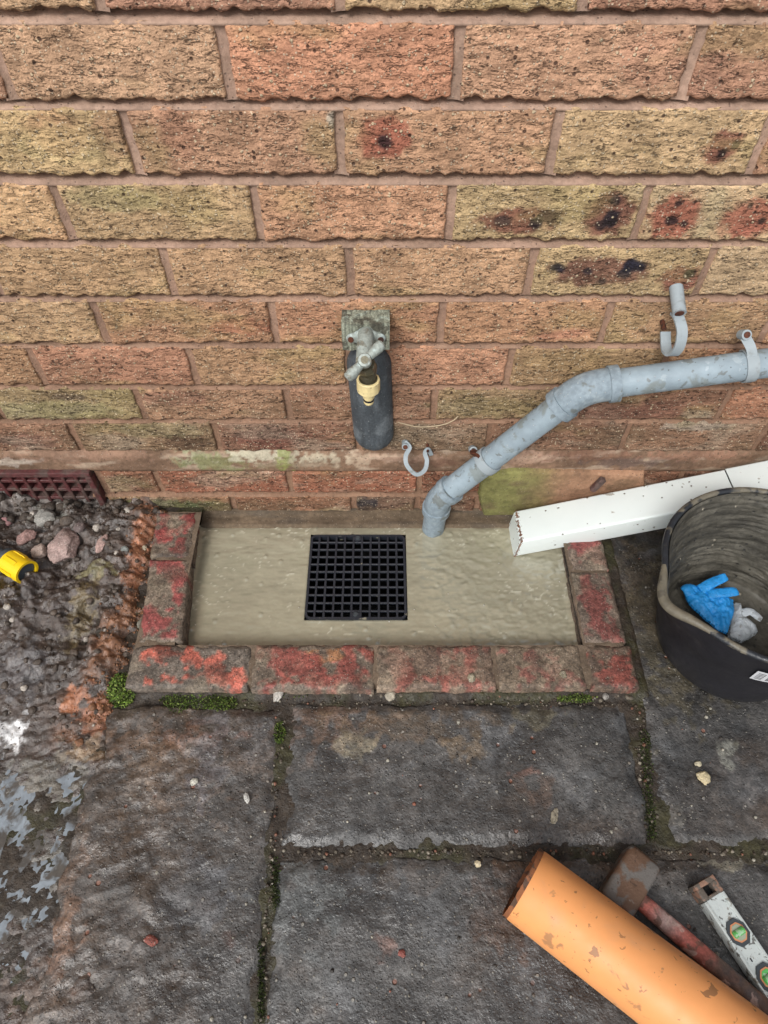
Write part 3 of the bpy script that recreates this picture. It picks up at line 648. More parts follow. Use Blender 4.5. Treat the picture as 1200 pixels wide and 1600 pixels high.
# mud bank on the left
bpx = [(262,790),(250,850),(242,900),(222,960),(212,1010),(200,1050),(190,1090),(170,1150),(140,1230),(120,1320),(112,1400),(140,1500),(150,1600)]
bw = np.array([G(px, py, .03)[:2] for px, py in bpx]); o_ = np.argsort(bw[:, 1])
res = .0026; X, Y = np.meshgrid(np.arange(-.92, -.30, res), np.arange(-.86, .012, res))
bx = np.interp(Y, bw[o_, 1], bw[o_, 0]) + .05 * fbm(Y * 9, Y * 0 + 4, 4) + .05 * fbm(X * 16, Y * 16, 4)
heap = smooth(Y + .03 * fbm(X * 8, Y * 8, 2), -.42, -.22)
dist, cid = cell(X * 34 + fbm(X * 20, Y * 20, 2), Y * 34); dist2, _ = cell(X * 85, Y * 85 + fbm(X * 30, Y * 30, 2))
lump = (.5 - dist).clip(-.3, .5) * .017 * (.4 + cid) + (.5 - dist2).clip(-.3, .5) * .006
Z = SL + .0025 + .020 * heap + (.3 + .7 * heap) * (lump * .9 + .034 * fbm(X * 11, Y * 11, 5) + .010 * ridge(X * 24, Y * 34, 4) - .004) + .0026 * fbm(X * 60, Y * 60, 4) + .0034 * fbm(X * 120, Y * 120, 3)
Z += .012 * smooth(-X, .55, .7) * heap
wet = np.exp(-(((X - G(50, 1350, SL)[0]) / .11) ** 2 + ((Y - G(60, 1350, SL)[1]) / .15) ** 2))
Z = Z * (1 - .0) - .0105 * wet * (1 - heap)
Z -= .010 * np.exp(-((X - G(132, 965, .04)[0]) / .022) ** 2 - ((Y - G(132, 965, .04)[1]) / .05) ** 2)
edge = smooth(X - bx, -.02, .05)
front = smooth(-Y, .345, .37)
Z = Z - edge * (.013 * front + .026 * (1 - front)) 
cm = np.broadcast_to(c(72, 62, 56), X.shape + (3,)) * (1 + .5 * fbm(X * 14, Y * 14, 5) + .4 * fbm(X * 60, Y * 60, 4))[..., None]
f = (smooth(cid, .55, .6) * .35)[..., None]; cm = cm * (1 - f) + c(88, 78, 72) * f
oz = np.exp(-((X - bx + .018) / .034) ** 2) * smooth(Y, -.47, -.40) * (1 - smooth(-X - .25 + 0 * Y, .5, .6))
oz = oz * smooth(fbm(X * 30, Y * 30 + 7, 5) + .28, 0, .5)
cm = cm * (1 - .85 * oz[..., None]) + .85 * oz[..., None] * c(136, 92, 62) * (1 + .3 * fbm(X * 60, Y * 60, 3)[..., None])
MB_ = []
for (px, py, rx, ry, cc, st) in [(60,930,40,40,c(74,64,62),.4),(60,790,70,20,c(118,110,104),.5),(80,810,30,16,c(160,160,150),.5),(150,900,26,12,c(142,136,96),.6),(130,960,18,50,c(112,98,70),.8),(120,1090,20,18,c(172,112,78),.8),(150,1110,26,30,c(160,104,74),.7),
     (15,1145,22,26,c(222,222,222),.95),(30,1050,40,40,c(94,92,94),.5),(140,1170,40,18,c(142,118,90),.7),(60,1240,80,60,c(112,108,98),.6),(104,1460,24,70,c(146,104,80),.7),(125,1340,10,80,c(128,92,68),.7),(60,1550,60,50,c(106,88,76),.6),(220,860,12,60,c(172,112,78),.7),(60,1370,50,60,c(120,118,110),.5)]:
    p = G(px, py, .03); q = G(px + rx, py, .03); u = G(px, py - ry, .03); MB_.append((p[0], p[1], abs(q[0] - p[0]), abs(u[1] - p[1]), cc, st))
cm = blotch(X, Y, cm, MB_, 60, 1.1) * .92; Z = Z + oz * (.004 * fbm(X * 120, Y * 120, 3) - .001)
Z = Z - .016 * smooth(X, -.425, -.395) * smooth(Y, -.37, -.35)
cut = smooth(X, -.350, -.340) * smooth(Y, -.352, -.340); Z = Z - .06 * cut
mudZ = Z; mudX, mudY = X, Y
mud = new_mesh('mud_bank', np.stack([X, Y, Z], -1).reshape(-1, 3), grid_faces(*X.shape), m_mud, cm.reshape(-1, 3)); tag(mud, kind='structure')
def mud_z(x, y):
    i = int(round((y + .86) / res)); j = int(round((x + .92) / res)); i = min(max(i, 0), mudZ.shape[0] - 1); j = min(max(j, 0), mudZ.shape[1] - 1)
    return float(mudZ[i, j])
# coarse continuation of the soil, off to the left
X3, Y3 = np.meshgrid(np.linspace(-2.2, -.9, 66), np.linspace(-2.3, .01, 110))
Z3 = .03 + .02 * fbm(X3 * 9, Y3 * 9, 5) + .012 * smooth(Y3, -.42, -.22)
tag(new_mesh('soil', np.stack([X3, Y3, Z3], -1).reshape(-1, 3), grid_faces(*X3.shape), m_mud, np.broadcast_to(c(84, 76, 72), (X3.size, 3))), kind='structure')
# puddle: a level sheet that the mud rises out of
Xp, Yp = np.meshgrid(np.arange(-.62, -.30, .004), np.arange(-.80, -.40, .004))
pc = G(40, 1370, SL)
pu = ((Xp - pc[0]) / .125) ** 2 + ((Yp - pc[1]) / .19) ** 2 + 1.0 * fbm(Xp * 16, Yp * 16, 4)
F = grid_faces(*Xp.shape); F = F[(pu < 1).ravel()[F].all(1)]
pud = new_mesh('puddle', np.stack([Xp, Yp, Xp * 0 + SL - .0040], -1).reshape(-1, 3), F, m_water); tag(pud, kind='structure')

# loose crumbs and clods: nobody could count them
def scatter(name, items, mm, label, cat):
    Vs, Fs, Cs, o = [], [], [], 0
    for (p, s, cc, sub, rnd) in items:
        P, F = rock_pts(sub, s, rnd, .2, 7); Vs.append(P + np.array(p)); Fs.append(F + o); Cs.append(np.broadcast_to(cc, (len(P), 3))); o += len(P)
    ob = new_mesh(name, np.concatenate(Vs), np.concatenate(Fs), mm, np.concatenate(Cs), smooth_=True)
    return tag(ob, label, cat, kind='stuff')
r_ = np.random.default_rng(3); it = []
for k in range(800):
    px, py = r_.uniform(-60, 250), 785 + 380 * r_.random() ** 1.9
    p = G(px, py, .045)
    if p[0] < -.9: continue
    bxx = np.interp(p[1], bw[o_, 1], bw[o_, 0])
    if p[0] > bxx: continue
    s = .0013 + .0062 * r_.random() ** 4
    if py < 835: s *= 1.7
    near = abs(p[0] - bxx + .015) < .032
    cc = c(120, 84, 60) if near and r_.random() < .75 else c(78, 68, 60) * r_.uniform(.7, 1.2)
    if r_.random() < .04: cc = c(168, 160, 150)
    z = mud_z(p[0], p[1]); it.append(((p[0], p[1], z + s * .05), (s, s * r_.uniform(.7, 1.1), s * .75), cc, 2 if s > .004 else 1, r_))
for k in range(1500):   # orange sand crumbs along the surround
    py = r_.uniform(800, 1130); p = G(0, py, .035); xx = np.interp(p[1], bw[o_, 1], bw[o_, 0]) - abs(r_.normal(0, .022)) + .004
    s = .0007 + .0016 * r_.random() ** 2; it.append(((xx, p[1], mud_z(xx, p[1]) + s * .3), (s, s, s), c(132, 92, 64) * r_.uniform(.6, 1.15), 1, r_))
scatter('soil_crumbs', it, m_clod, 'loose dark soil clods and orange sand crumbs on the mud beside the wall', 'soil')
it = []
for k in range(430):
    px, py = r_.uniform(120, 1200), r_.uniform(1085, 1600); p = G(px, py, SL)
    if abs(p[0]) > .62: continue
    s = .0006 + .0026 * r_.random() ** 4
    cc = [c(150, 146, 134), c(110, 104, 96), c(130, 84, 68), c(60, 56, 52), c(180, 174, 160)][r_.choice(5, p=[.3, .3, .04, .3, .06])]
    it.append(((p[0], p[1], SL + .0016), (s, s, s * .8), cc, 1, r_))
def line_crumbs(a, b, n, wpx, smin=.0008, smax=.0034):
    for k in range(n):
        t = r_.random(); px = a[0] + t * (b[0] - a[0]) + r_.normal(0, wpx * (a[0] != b[0] or 1)); py = a[1] + t * (b[1] - a[1]) + r_.normal(0, 3)
        p = G(px, py, SL); s = smin + (smax - smin) * r_.random() ** 2.5
        cc = [c(100, 92, 80), c(66, 56, 46), c(140, 132, 118), c(116, 78, 62)][r_.choice(4, p=[.33, .52, .1, .05])]
        it.append(((p[0], p[1], SL - .003 + s * .3), (s, s, s), cc, 1, r_))
line_crumbs((440, 1332), (1200, 1332), 260, 0); line_crumbs((440, 1120), (405, 1600), 150, 4); line_crumbs((1000, 1100), (1020, 1320), 130, 5)
line_crumbs((215, 1082), (990, 1088), 330, 0, .0008, .0042); line_crumbs((215, 1095), (990, 1099), 260, 0, .0006, .0026); line_crumbs((960, 860), (985, 1080), 170, 5, .001, .004)
scatter('grit', it, m_clod, 'fine grit and mortar crumbs scattered over the paving and its joints', 'grit')

# ------------------------------------------------------------------ wet concrete
TOPZ = .040
ga = G(483, 836, .003); gbb = G(635, 967, .003)
GX0, GX1 = -.1300, .0370; GY1, GY0 = ga[1], gbb[1]
res2 = .0024; X, Y = np.meshgrid(np.arange(-.345, .325, res2), np.arange(-.292, -.026, res2))
d = np.minimum(np.minimum(X - GX0, GX1 - X), np.minimum(Y - GY0, GY1 - Y)); out = np.maximum(np.maximum(GX0 - X, X - GX1), np.maximum(GY0 - Y, Y - GY1))
wx = X + .02 * fbm(X * 6, Y * 6, 2)
Z = .0012 * fbm(X * 16, Y * 26, 3) + .0006 * ridge(wx * 26 + 8, Y * 60, 2) + .0022 * smooth(X, -.02, .10) * np.maximum(0, ridge(X * 38, Y * 60, 3) - .45) + .0016 * smooth(X, .0, .12) * fbm(X * 55, Y * 75, 4) + .0007 * fbm(X * 120, Y * 120, 3) * smooth(X, .0, .1)
pk, pid = cell(X * 46, Y * 46); Z += .0022 * (pid > .84) * (1 - smooth(pk, .05, .22))
Z += .0012 * (1 - smooth(np.abs(out), 0, .006)) - .0025 * (1 - smooth(out, 0, .003))
Z += .004 * (1 - smooth(np.minimum(X + .335, .315 - X), 0, .014)) + .003 * (1 - smooth(Y + .283, 0, .008))
cm = np.broadcast_to(c(151, 147, 127), X.shape + (3,)) * (1 + .10 * fbm(X * 6, Y * 9, 4)[..., None])
e = (1 - smooth(np.minimum(np.minimum(X + .335, .315 - X), np.minimum(Y + .285, -.034 - Y)) + .006 * fbm(X * 30, Y * 30, 3), 0, .012))[..., None]
cm = cm * (1 - .45 * e) + c(120, 112, 92) * .45 * e
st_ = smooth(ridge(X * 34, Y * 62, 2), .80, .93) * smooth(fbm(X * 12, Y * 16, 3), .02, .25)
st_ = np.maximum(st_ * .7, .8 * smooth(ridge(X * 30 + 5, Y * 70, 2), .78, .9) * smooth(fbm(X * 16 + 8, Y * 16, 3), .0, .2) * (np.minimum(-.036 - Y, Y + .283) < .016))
cm = cm * (1 - st_[..., None]) + c(196, 194, 176) * st_[..., None]; Z = Z + .0010 * st_  # pale streaks paint wet glints into the concrete's colour
keep = d < .0; F = grid_faces(*X.shape); F = F[keep.ravel()[F].all(1)]
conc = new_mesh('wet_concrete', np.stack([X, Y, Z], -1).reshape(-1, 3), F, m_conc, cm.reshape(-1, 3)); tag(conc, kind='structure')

# ------------------------------------------------------------------ gully grate
gx, gy = (GX0 + GX1) / 2, (GY0 + GY1) / 2; GW, GH = GX1 - GX0 + .001, GY1 - GY0 + .001
grate = empty('drain_grate', (gx, gy, 0), 'square black plastic gully grate set in the wet grey concrete', 'drain grate')
parts = []; gt = .0035
def ring(x0, x1, y0, y1, r, n=6):
    pts = []
    for (cx, cy, a0) in ((x1 - r, y1 - r, 0), (x0 + r, y1 - r, 90), (x0 + r, y0 + r, 180), (x1 - r, y0 + r, 270)):
        for k in range(n + 1): a = R(a0 + 90 * k / n); pts.append((cx + r * math.cos(a), cy + r * math.sin(a)))
    return pts
ro = ring(GX0 - .0005, GX1 + .0005, GY0 - .0005, GY1 + .0005, .010); ri = ring(GX0 + .0032, GX1 - .0032, GY0 + .0032, GY1 - .0032, .007); k_ = len(ro)
V = [(x, y, gt) for x, y in ro] + [(x, y, gt) for x, y in ri] + [(x, y, gt - .012) for x, y in ri] + [(x, y, gt - .012) for x, y in ro]
F = []
for i in range(k_):
    j = (i + 1) % k_
    for (a, b) in ((0, 1), (1, 2), (2, 3), (3, 0)): F.append((a * k_ + i, a * k_ + j, b * k_ + j, b * k_ + i))
parts.append(new_mesh('frame', V, F, m_grate, smooth_=False))
def bar_mesh(L, vertical):
    bm = bmesh.new(); s = (.0036, L, .0054) if vertical else (L, .0028, .0050); box(bm, (0, 0, 0), s, .0005)
    me = bpy.data.meshes.new('bar'); bm.to_mesh(me); bm.free(); me.materials.append(m_grate); return me
mv, mh = bar_mesh(GH - .007, True), bar_mesh(GW - .007, False)
for k in range(1, 11):
    o = bpy.data.objects.new('bar', mv); C.objects.link(o); o.location = (GX0 + k * (GX1 - GX0) / 11, gy, gt - .0030); parts.append(o)
    o = bpy.data.objects.new('bar', mh); C.objects.link(o); o.location = (gx, GY0 + k * (GY1 - GY0) / 11, gt - .0031); parts.append(o)
for yy in (GY0 + .0072, GY1 - .0076):
    bm = bmesh.new(); bmesh.ops.create_cone(bm, cap_ends=True, segments=24, radius1=.0072, radius2=.0066, depth=.009, matrix=Matrix.Translation((gx, yy, gt - .0036)))
    s_ = bm_obj('screw_boss', bm, m_grate, sharp=40); parts.append(s_)
    bm = bmesh.new(); bmesh.ops.create_cone(bm, cap_ends=True, segments=20, radius1=.0042, radius2=.0036, depth=.002, matrix=Matrix.Translation((gx, yy, gt + .0018)))
    q = bm_obj('screw', bm, m_bezel, sharp=40); q.parent = s_
for o in parts:
    o.parent = grate; o.location = Vector(o.location) - grate.location
pit = empty('gully_pot', (gx, gy, -.15), 'dark gully pot seen through the holes of the square drain grate', 'gully')
bm = bmesh.new()
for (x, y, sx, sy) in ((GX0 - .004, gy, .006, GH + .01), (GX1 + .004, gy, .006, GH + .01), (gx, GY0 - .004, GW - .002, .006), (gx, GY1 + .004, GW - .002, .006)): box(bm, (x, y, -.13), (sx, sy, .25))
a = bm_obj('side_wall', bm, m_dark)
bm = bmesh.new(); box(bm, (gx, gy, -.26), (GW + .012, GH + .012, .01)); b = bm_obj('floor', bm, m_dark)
adopt(pit, [a, b])

# ------------------------------------------------------------------ painted brick surround
sur = empty('drain_surround', (0, -.28, 0), 'low kerb of flaking red painted bricks round the wet concrete', 'brick kerb')
def sbrick(x0, x1, y0, y1, paint, cov, seed, z=TOPZ, skew=0, second=c(112, 98, 84), orange=0):
    r = .0024; nx = max(3, int((x1 - x0) / r)); ny = max(3, int((y1 - y0) / r))
    U, V = np.meshgrid(np.linspace(0, 1, nx), np.linspace(0, 1, ny)); X = x0 + U * (x1 - x0) + skew * (V - .5); Y = y0 + V * (y1 - y0)
    ex = np.minimum(U, 1 - U) * (x1 - x0); ey = np.minimum(V, 1 - V) * (y1 - y0); d = np.minimum(ex, ey); s = seed * 5.7
    X2 = X + .003 * fbm(Y * 35 + s, U * 0 + s, 4) * (1 - smooth(ex, 0, .012)); Y2 = Y + .0035 * fbm(X * 35 + s, V * 0 + s, 4) * (1 - smooth(ey, 0, .012))
    pm = smooth(fbm(X * 22 + s, Y * 22, 3) + .45 * fbm(X * 85 + s, Y * 85, 4) + cov - .22 * (1 - smooth(d, 0, .012)), -.06, .2) * .9
    Z = z + .0016 * fbm(X * 30 + s, Y * 30, 4) + .0012 * (1 - pm) * fbm(X * 90, Y * 90, 3) - .003 * (1 - smooth(d + .003 * fbm(X * 40 + s, Y * 40, 3), 0, .006)) + .0008 * pm
    cc = np.broadcast_to(second, X.shape + (3,)) * (1 + .35 * fbm(X * 35, Y * 35, 4)[..., None])
    pcx = np.broadcast_to(paint, X.shape + (3,)) * (1 + .25 * fbm(X * 40 + 4, Y * 40, 4)[..., None])
    if orange:
        f = (smooth(fbm(X * 14 + s, Y * 14 + 2, 3) + orange, 0, .15))[..., None]; pcx = pcx * (1 - f) + c(158, 108, 68) * f
    col = desat(cc * (1 - pm[..., None]) + pcx * pm[..., None], .12) * .96
    dm = (smooth(fbm(X * 12 + 7 + s, Y * 12, 5), .0, .35) * .6)[..., None]; col = col * (1 - dm) + c(138, 126, 108) * dm
    dk = (smooth(fbm(X * 18 + 47 + s, Y * 18, 5), .08, .35) * .6)[..., None]; col = col * (1 - dk) + c(74, 60, 52) * dk
    P = np.stack([X2, Y2, Z], -1); P = np.pad(P, ((1, 1), (1, 1), (0, 0)), 'edge'); col = np.pad(col, ((1, 1), (1, 1), (0, 0)), 'edge')
    sk = c(92, 74, 60)
    for sl in (np.s_[0, :], np.s_[-1, :], np.s_[:, 0], np.s_[:, -1]): P[sl][..., 2] = -.02; col[sl] = sk
    o = new_mesh('brick', P.reshape(-1, 3), grid_faces(*P.shape[:2]), m_paint_brick, col.reshape(-1, 3)); adopt(sur, [o]); return o
RED, ORG = c(142, 60, 57), c(188, 92, 72)
XL0, XL1 = -.398, -.330
sbrick(XL0, XL1 + .0, -.120, -.026, RED, .08, 1, skew=-.006)
sbrick(XL0 + .012, XL1 + .010, -.276, -.125, c(146, 66, 63), .06, 2, skew=-.014)
YF0, YF1 = -.351, -.282
sbrick(-.385, -.203, YF0, YF1, ORG, -.02, 3, second=c(104, 94, 84))
sbrick(-.198, -.016, YF0 - .002, YF1 + .001, c(142, 70, 60), .16, 4, orange=-.12)
sbrick(-.011, .166, YF0, YF1, c(138, 78, 66), .05, 5, orange=.0, second=c(116, 96, 80))
sbrick(.171, .300, YF0 + .001, YF1, c(128, 78, 68), .04, 6, second=c(112, 97, 80))
sbrick(.308, .378, YF0 + .0, YF1, c(130, 66, 56), .14, 7, second=c(98, 82, 68))
sbrick(.310, .374, -.277, -.150, c(124, 66, 60), .05, 8, second=c(106, 92, 80))
sbrick(.312, .374, -.145, -.02, c(132, 64, 60), .15, 9, second=c(106, 90, 78))
# bed mortar between the kerb bricks
X, Y = np.meshgrid(np.arange(-.392, .38, .003), np.arange(-.350, -.02, .003)); Z = TOPZ - .0028 + .0030 * fbm(X * 60, Y * 60, 4)
inn = (X > -.322) & (X < .306) & (Y > -.279); wf = np.where(X < -.32, 1, np.where(X > .3, 1, 1))
ed = np.minimum(np.minimum(X + .392 - .03 * smooth(Y, -.3, -.28) * 0, .378 - X), Y + .350)
Z = Z - .03 * (1 - smooth(ed, 0, .008))
F = grid_faces(*X.shape); F = F[(~inn).ravel()[F].all(1)]
cm = np.broadcast_to(c(104, 90, 76), X.shape + (3,)) * (1 + .3 * fbm(X * 30, Y * 30, 4)[..., None])
o = new_mesh('mortar', np.stack([X, Y, Z], -1).reshape(-1, 3), F, m_mortar, cm.reshape(-1, 3)); adopt(sur, [o])

# ------------------------------------------------------------------ moss
def moss(items, label, seed, tint=1.0):
    rr = np.random.default_rng(seed); Vs = []; Fs = []; Cs = []; o = 0
    for (px, py, rx, ry, n, sz, h) in items:
        for k in range(n):
            a = rr.random() * 6.28; q = math.sqrt(rr.random()); z0 = SL + h * (1 - q * q)
            p = G(px + rx * q * math.cos(a), py + ry * q * math.sin(a), SL) + np.array([0, 0, -.001 + h * (1 - q * q) * rr.random()])
            s = sz * rr.uniform(.6, 1.3); n1 = rr.normal(size=3); n1[2] = abs(n1[2]) * .6; n1 /= np.linalg.norm(n1); n3 = rr.normal(size=3); s1 = np.cross(n1, n3); s1 /= np.linalg.norm(s1)
            Vs += [p - s1 * s * .45, p + s1 * s * .45, p + n1 * s * 1.6 + s1 * s * .15, p + n1 * s * 1.2 - s1 * s * .4]; Fs.append((o, o + 1, o + 2, o + 3)); o += 4
            cc = [c(104, 128, 52), c(78, 100, 44), c(128, 142, 74), c(70, 76, 44)][rr.integers(4)] * tint * .8 * rr.uniform(.6, 1.2); Cs += [cc] * 4
    ob = new_mesh('moss', np.array(Vs), np.array(Fs), m_moss, np.array(Cs), smooth_=False); return tag(ob, label, 'moss', kind='stuff')
moss([(190, 1078, 24, 26, 1600, .0024, .022)], 'bright green moss tuft at the left corner of the brick kerb', 1, 1.4)
moss([(310, 1094, 60, 14, 1100, .0017, .006), (345, 1100, 26, 10, 400, .0017, .007), (275, 1100, 20, 14, 250, .0016, .006)], 'dark green moss in front of the leftmost orange painted kerb brick', 2, .8)
moss([(455, 1080, 40, 8, 700, .002, .005), (437, 1145, 9, 18, 250, .002, .003), (515, 1080, 16, 8, 250, .0018, .004)], 'dark moss strip in front of the second kerb brick from the left', 3, .75)
moss([(900, 1090, 32, 8, 700, .0018, .005)], 'small moss strip in front of the right end of the brick kerb', 4, .75)
moss([(430, 1350 + 12 * k - 0, 7, 12, 70, .0015, .001) for k in range(6)] + [(408, 1480 + 12 * k, 6, 12, 60, .0015, .001) for k in range(10)] , 'moss growing in the joint between left and middle paving slabs', 5, .2)
moss([(1008 + .9 * k, 1150 + 14 * k, 9, 10, 80, .0015, .001) for k in range(12)], 'moss growing in the joint between middle and right paving slabs', 6, .24)

# ------------------------------------------------------------------ stones worth picking up
def stone(px, py, w_, h_, t_, colr, label, z=SL, seed=0, group=None, yaw=0, rough=.12):
    rr = np.random.default_rng(100 + seed); p = G(px, py, z); P, F = rock_pts(4, (w_ / 2, h_ / 2, t_ / 2), rr, rough, 10)
    a = yaw; P = P @ np.array([[math.cos(a), math.sin(a), 0], [-math.sin(a), math.cos(a), 0], [0, 0, 1]])
    zz = (mud_z(p[0], p[1]) if z > SL + .001 and px < 235 else z) + t_ * .22
    o = new_mesh('stone', P, F, m_stone, np.broadcast_to(colr, (len(P), 3)) * (1 + .15 * fbm(P[:, 0] * 90, P[:, 1] * 90, 3)[:, None]))
    o.data.set_sharp_from_angle(angle=R(50)); o.location = (p[0], p[1], zz); return tag(o, label, 'stone', group)
PK = c(158, 136, 130)
st = 'stones lying on the mud'
stone(102, 856, .075, .052, .030, PK, 'largest flat pinkish grey broken stone on the mud right of the yellow hose end', .045, 1, st, .3)
stone(42, 840, .038, .026, .02, c(152, 122, 116), 'pinkish stone between the air brick and the yellow hose end', .05, 2, st)
stone(63, 862, .030, .028, .02, c(168, 150, 140), 'pale pinkish stone touching the left of the largest flat stone', .045, 3, st)
stone(160, 850, .016, .040, .012, c(176, 148, 140), 'narrow pink sliver of stone right of the largest flat stone', .045, 4, st, .5)
stone(6, 806, .030, .020, .014, c(150, 112, 112), 'small reddish stone at the left picture edge under the air brick', .05, 5, st)
stone(72, 808, .040, .036, .026, c(142, 140, 134), 'grey white speckled clod just below the air brick', .05, 6, st)
stone(195, 858, .014, .012, .010, c(128, 132, 128), 'small grey pebble on orange sand left of the brick kerb', .045, 7, st)
stone(222, 850, .011, .010, .008, c(188, 176, 152), 'tiny cream pebble on orange sand beside the top of the kerb', .045, 8, st)
stone(224, 940, .022, .022, .016, c(130, 128, 116), 'grey mortar lump against the left side of the brick kerb', .04, 9, st)
stone(218, 965, .018, .022, .014, c(124, 122, 110), 'grey mortar lump below another against the left brick kerb', .04, 10, st)
stone(128, 830, .020, .020, .014, c(104, 92, 90), 'dark clod behind the largest flat stone', .05, 11, st)
st = 'stones lying on the paving and kerb'
stone(1098, 1215, .020, .018, .010, c(186, 172, 138), 'cream chip of stone on the right slab below the bucket', SL, 20, st)
stone(1090, 1194, .010, .009, .006, c(170, 162, 138), 'small cream chip just above the larger cream chip on the right slab', SL, 21, st)
stone(866, 1275, .011, .022, .007, c(150, 142, 124), 'narrow grey beige chip on the slab above the orange pipe', SL, 22, st)
stone(610, 1088, .017, .016, .012, c(164, 156, 140), 'pale grey pebble in front of the middle of the brick kerb', SL, 23, st)
stone(737, 1060, .014, .013, .010, c(140, 132, 112), 'grey pebble on the kerb top beside the bright red paint patch', TOPZ, 24, st)
stone(847, 1362, .010, .012, .007, c(170, 165, 150), 'white chip in the joint by the open end of orange pipe', SL, 25, st)
stone(880, 1055, .013, .012, .009, c(136, 128, 108), 'small grey lump on the kerb top near its right end', TOPZ, 26, st)
stone(946, 1089, .011, .010, .009, c(140, 136, 130), 'small round grey pebble in front of the right kerb corner', SL, 27, st)
stone(747, 1350, .010, .009, .006, c(190, 176, 146), 'cream pebble in the paving joint left of the orange pipe', SL, 28, st)
stone(303, 1222, .013, .010, .006, c(186, 184, 172), 'small white chip on the muddy left slab', SL + .004, 29, st)
stone(386, 1247, .015, .008, .005, c(176, 174, 168), 'flat white flake beside the joint of the left slab', SL + .003, 30, st)
stone(180, 1265, .016, .026, .012, c(170, 134, 110), 'peach coloured chip bedded in mud on the left slab', SL + .003, 31, st)
stone(180, 1440, .018, .012, .009, c(150, 98, 78), 'orange brick chip on the lower left slab', SL + .003, 32, st)
stone(200, 1515, .012, .014, .008, c(146, 84, 68), 'orange red brick chip near the bottom of the left slab', SL + .003, 33, st)
stone(236, 1470, .012, .018, .008, c(134, 78, 68), 'red brick sliver on the left slab right of the orange chips', SL + .003, 34, st)
stone(435, 1082, .034, .016, .010, c(176, 172, 164), 'pale mortar flake lying on moss before the second kerb brick', SL + .003, 35, st)
stone(628, 1490, .010, .009, .006, c(130, 74, 66), 'red chip on the bottom middle slab', SL, 36, st)

# ================================================================== GREY WASTE PIPE
OFF = .041; PR = .0197
pA, pE, pB, pD = W(1215, 565, OFF), W(912, 606, OFF), W(684, 780, OFF), None
pipe = empty('waste_pipe', W(672, 825, OFF), 'grey plastic waste pipe with elbows running down the wall into the wet concrete', 'pipe')
dirU = (pA - pE) / np.linalg.norm(pA - pE); dirL = (pB - pE) / np.linalg.norm(pB - pE)
pFar = pE + dirU * .95
parts = []
yup = (0, 1, 0)
def tube(name, path, r, mm=m_grey, k=40): o = swept(name, path, circ(r, k), mm, up=yup); parts.append(o); return o
tube('upper_pipe', [pE + dirU * t for t in (.02, .2, .5, .95)], PR)
tube('lower_pipe', [pE + dirL * .025, pE + dirL * .1, pB - dirL * .01], PR)
def elbow(corner, d1, d2, r, leg=.028, rc=.030):
    a = corner + d1 * leg; b = corner + d2 * leg; p = [a + d1 * .0]
    for t in np.linspace(0, 1, 10): p.append((1 - t) ** 2 * (corner + d1 * leg * .72) + 2 * t * (1 - t) * corner + t * t * (corner + d2 * leg * .72))
    p.append(b); tube('elbow', p, r, m_greydirty)
    for (q, dd) in ((a, d1), (b, d2)):
        tube('collar', [q - dd * .001, q + dd * .0015, q + dd * .010, q + dd * .0125], r + .0026, m_greydirty)
elbow(pE, dirU, dirL, PR + .0034, .034)
down = np.array([-.02, .08, -1.0]); down /= np.linalg.norm(down)
pB2 = pB
elbow(pB2, -dirL, down, PR + .002, .024)
tube('outlet', [pB2 + down * .02, pB2 + down * .2], PR, m_greydirty)
adopt(pipe, parts)
# clips round the pipe
def ringclip(centre, axis, name_label, tabdir, tablen, rust=False, wid=.014, offs=0):
    axis = axis / np.linalg.norm(axis); u = np.array([0, -1.0, 0]); s = np.cross(axis, u); s /= np.linalg.norm(s)
    if s[2] < 0: s = -s
    r = PR + .0022; root = empty('pipe_clip', centre, name_label, 'pipe clip', 'grey pipe clips on the wall')
    pts = [centre + r * (math.cos(a) * s + math.sin(a) * u) for a in np.linspace(R(-40), R(220), 34)]
    o1 = swept('strap', pts, rect(wid / 2, .0017), m_clip, up=axis + 1e-4, smooth_=True, sharp=30)
    # the profile's long side must lie along the pipe
    top = pts[0] if pts[0][2] > pts[-1][2] else pts[-1]
    t0 = centre + r * s * .95 + u * r * .15; t1 = t0 + np.array(tabdir) * tablen * .5 + np.array([0, .006, 0]); t2 = t0 + np.array(tabdir) * tablen; t2[1] = -.004
    o2 = swept('tab', smooth_path([t0, t1, t2], 6), rect(.0022, .006), m_rust if rust else m_clip, up=(0, -1, .2))
    bm = bmesh.new(); bmesh.ops.create_cone(bm, cap_ends=True, segments=20, radius1=.0072, radius2=.0066, depth=.014, matrix=Matrix.Translation(Vector(t2) + Vector((0, -.009, 0))) @ Matrix.Rotation(R(80), 4, 'X'))
    o3 = bm_obj('screw_boss', bm, m_clip, sharp=40)
    bm = bmesh.new(); bmesh.ops.create_cone(bm, cap_ends=True, segments=16, radius1=.0042, radius2=.0042, depth=.002, matrix=Matrix.Translation(Vector(t2) + Vector((0, -.0166, .0012))) @ Matrix.Rotation(R(80), 4, 'X'))
    o4 = bm_obj('screw', bm, m_rust, sharp=40)
    adopt(root, [o1, o2, o3]); o4.parent = o3
    return root
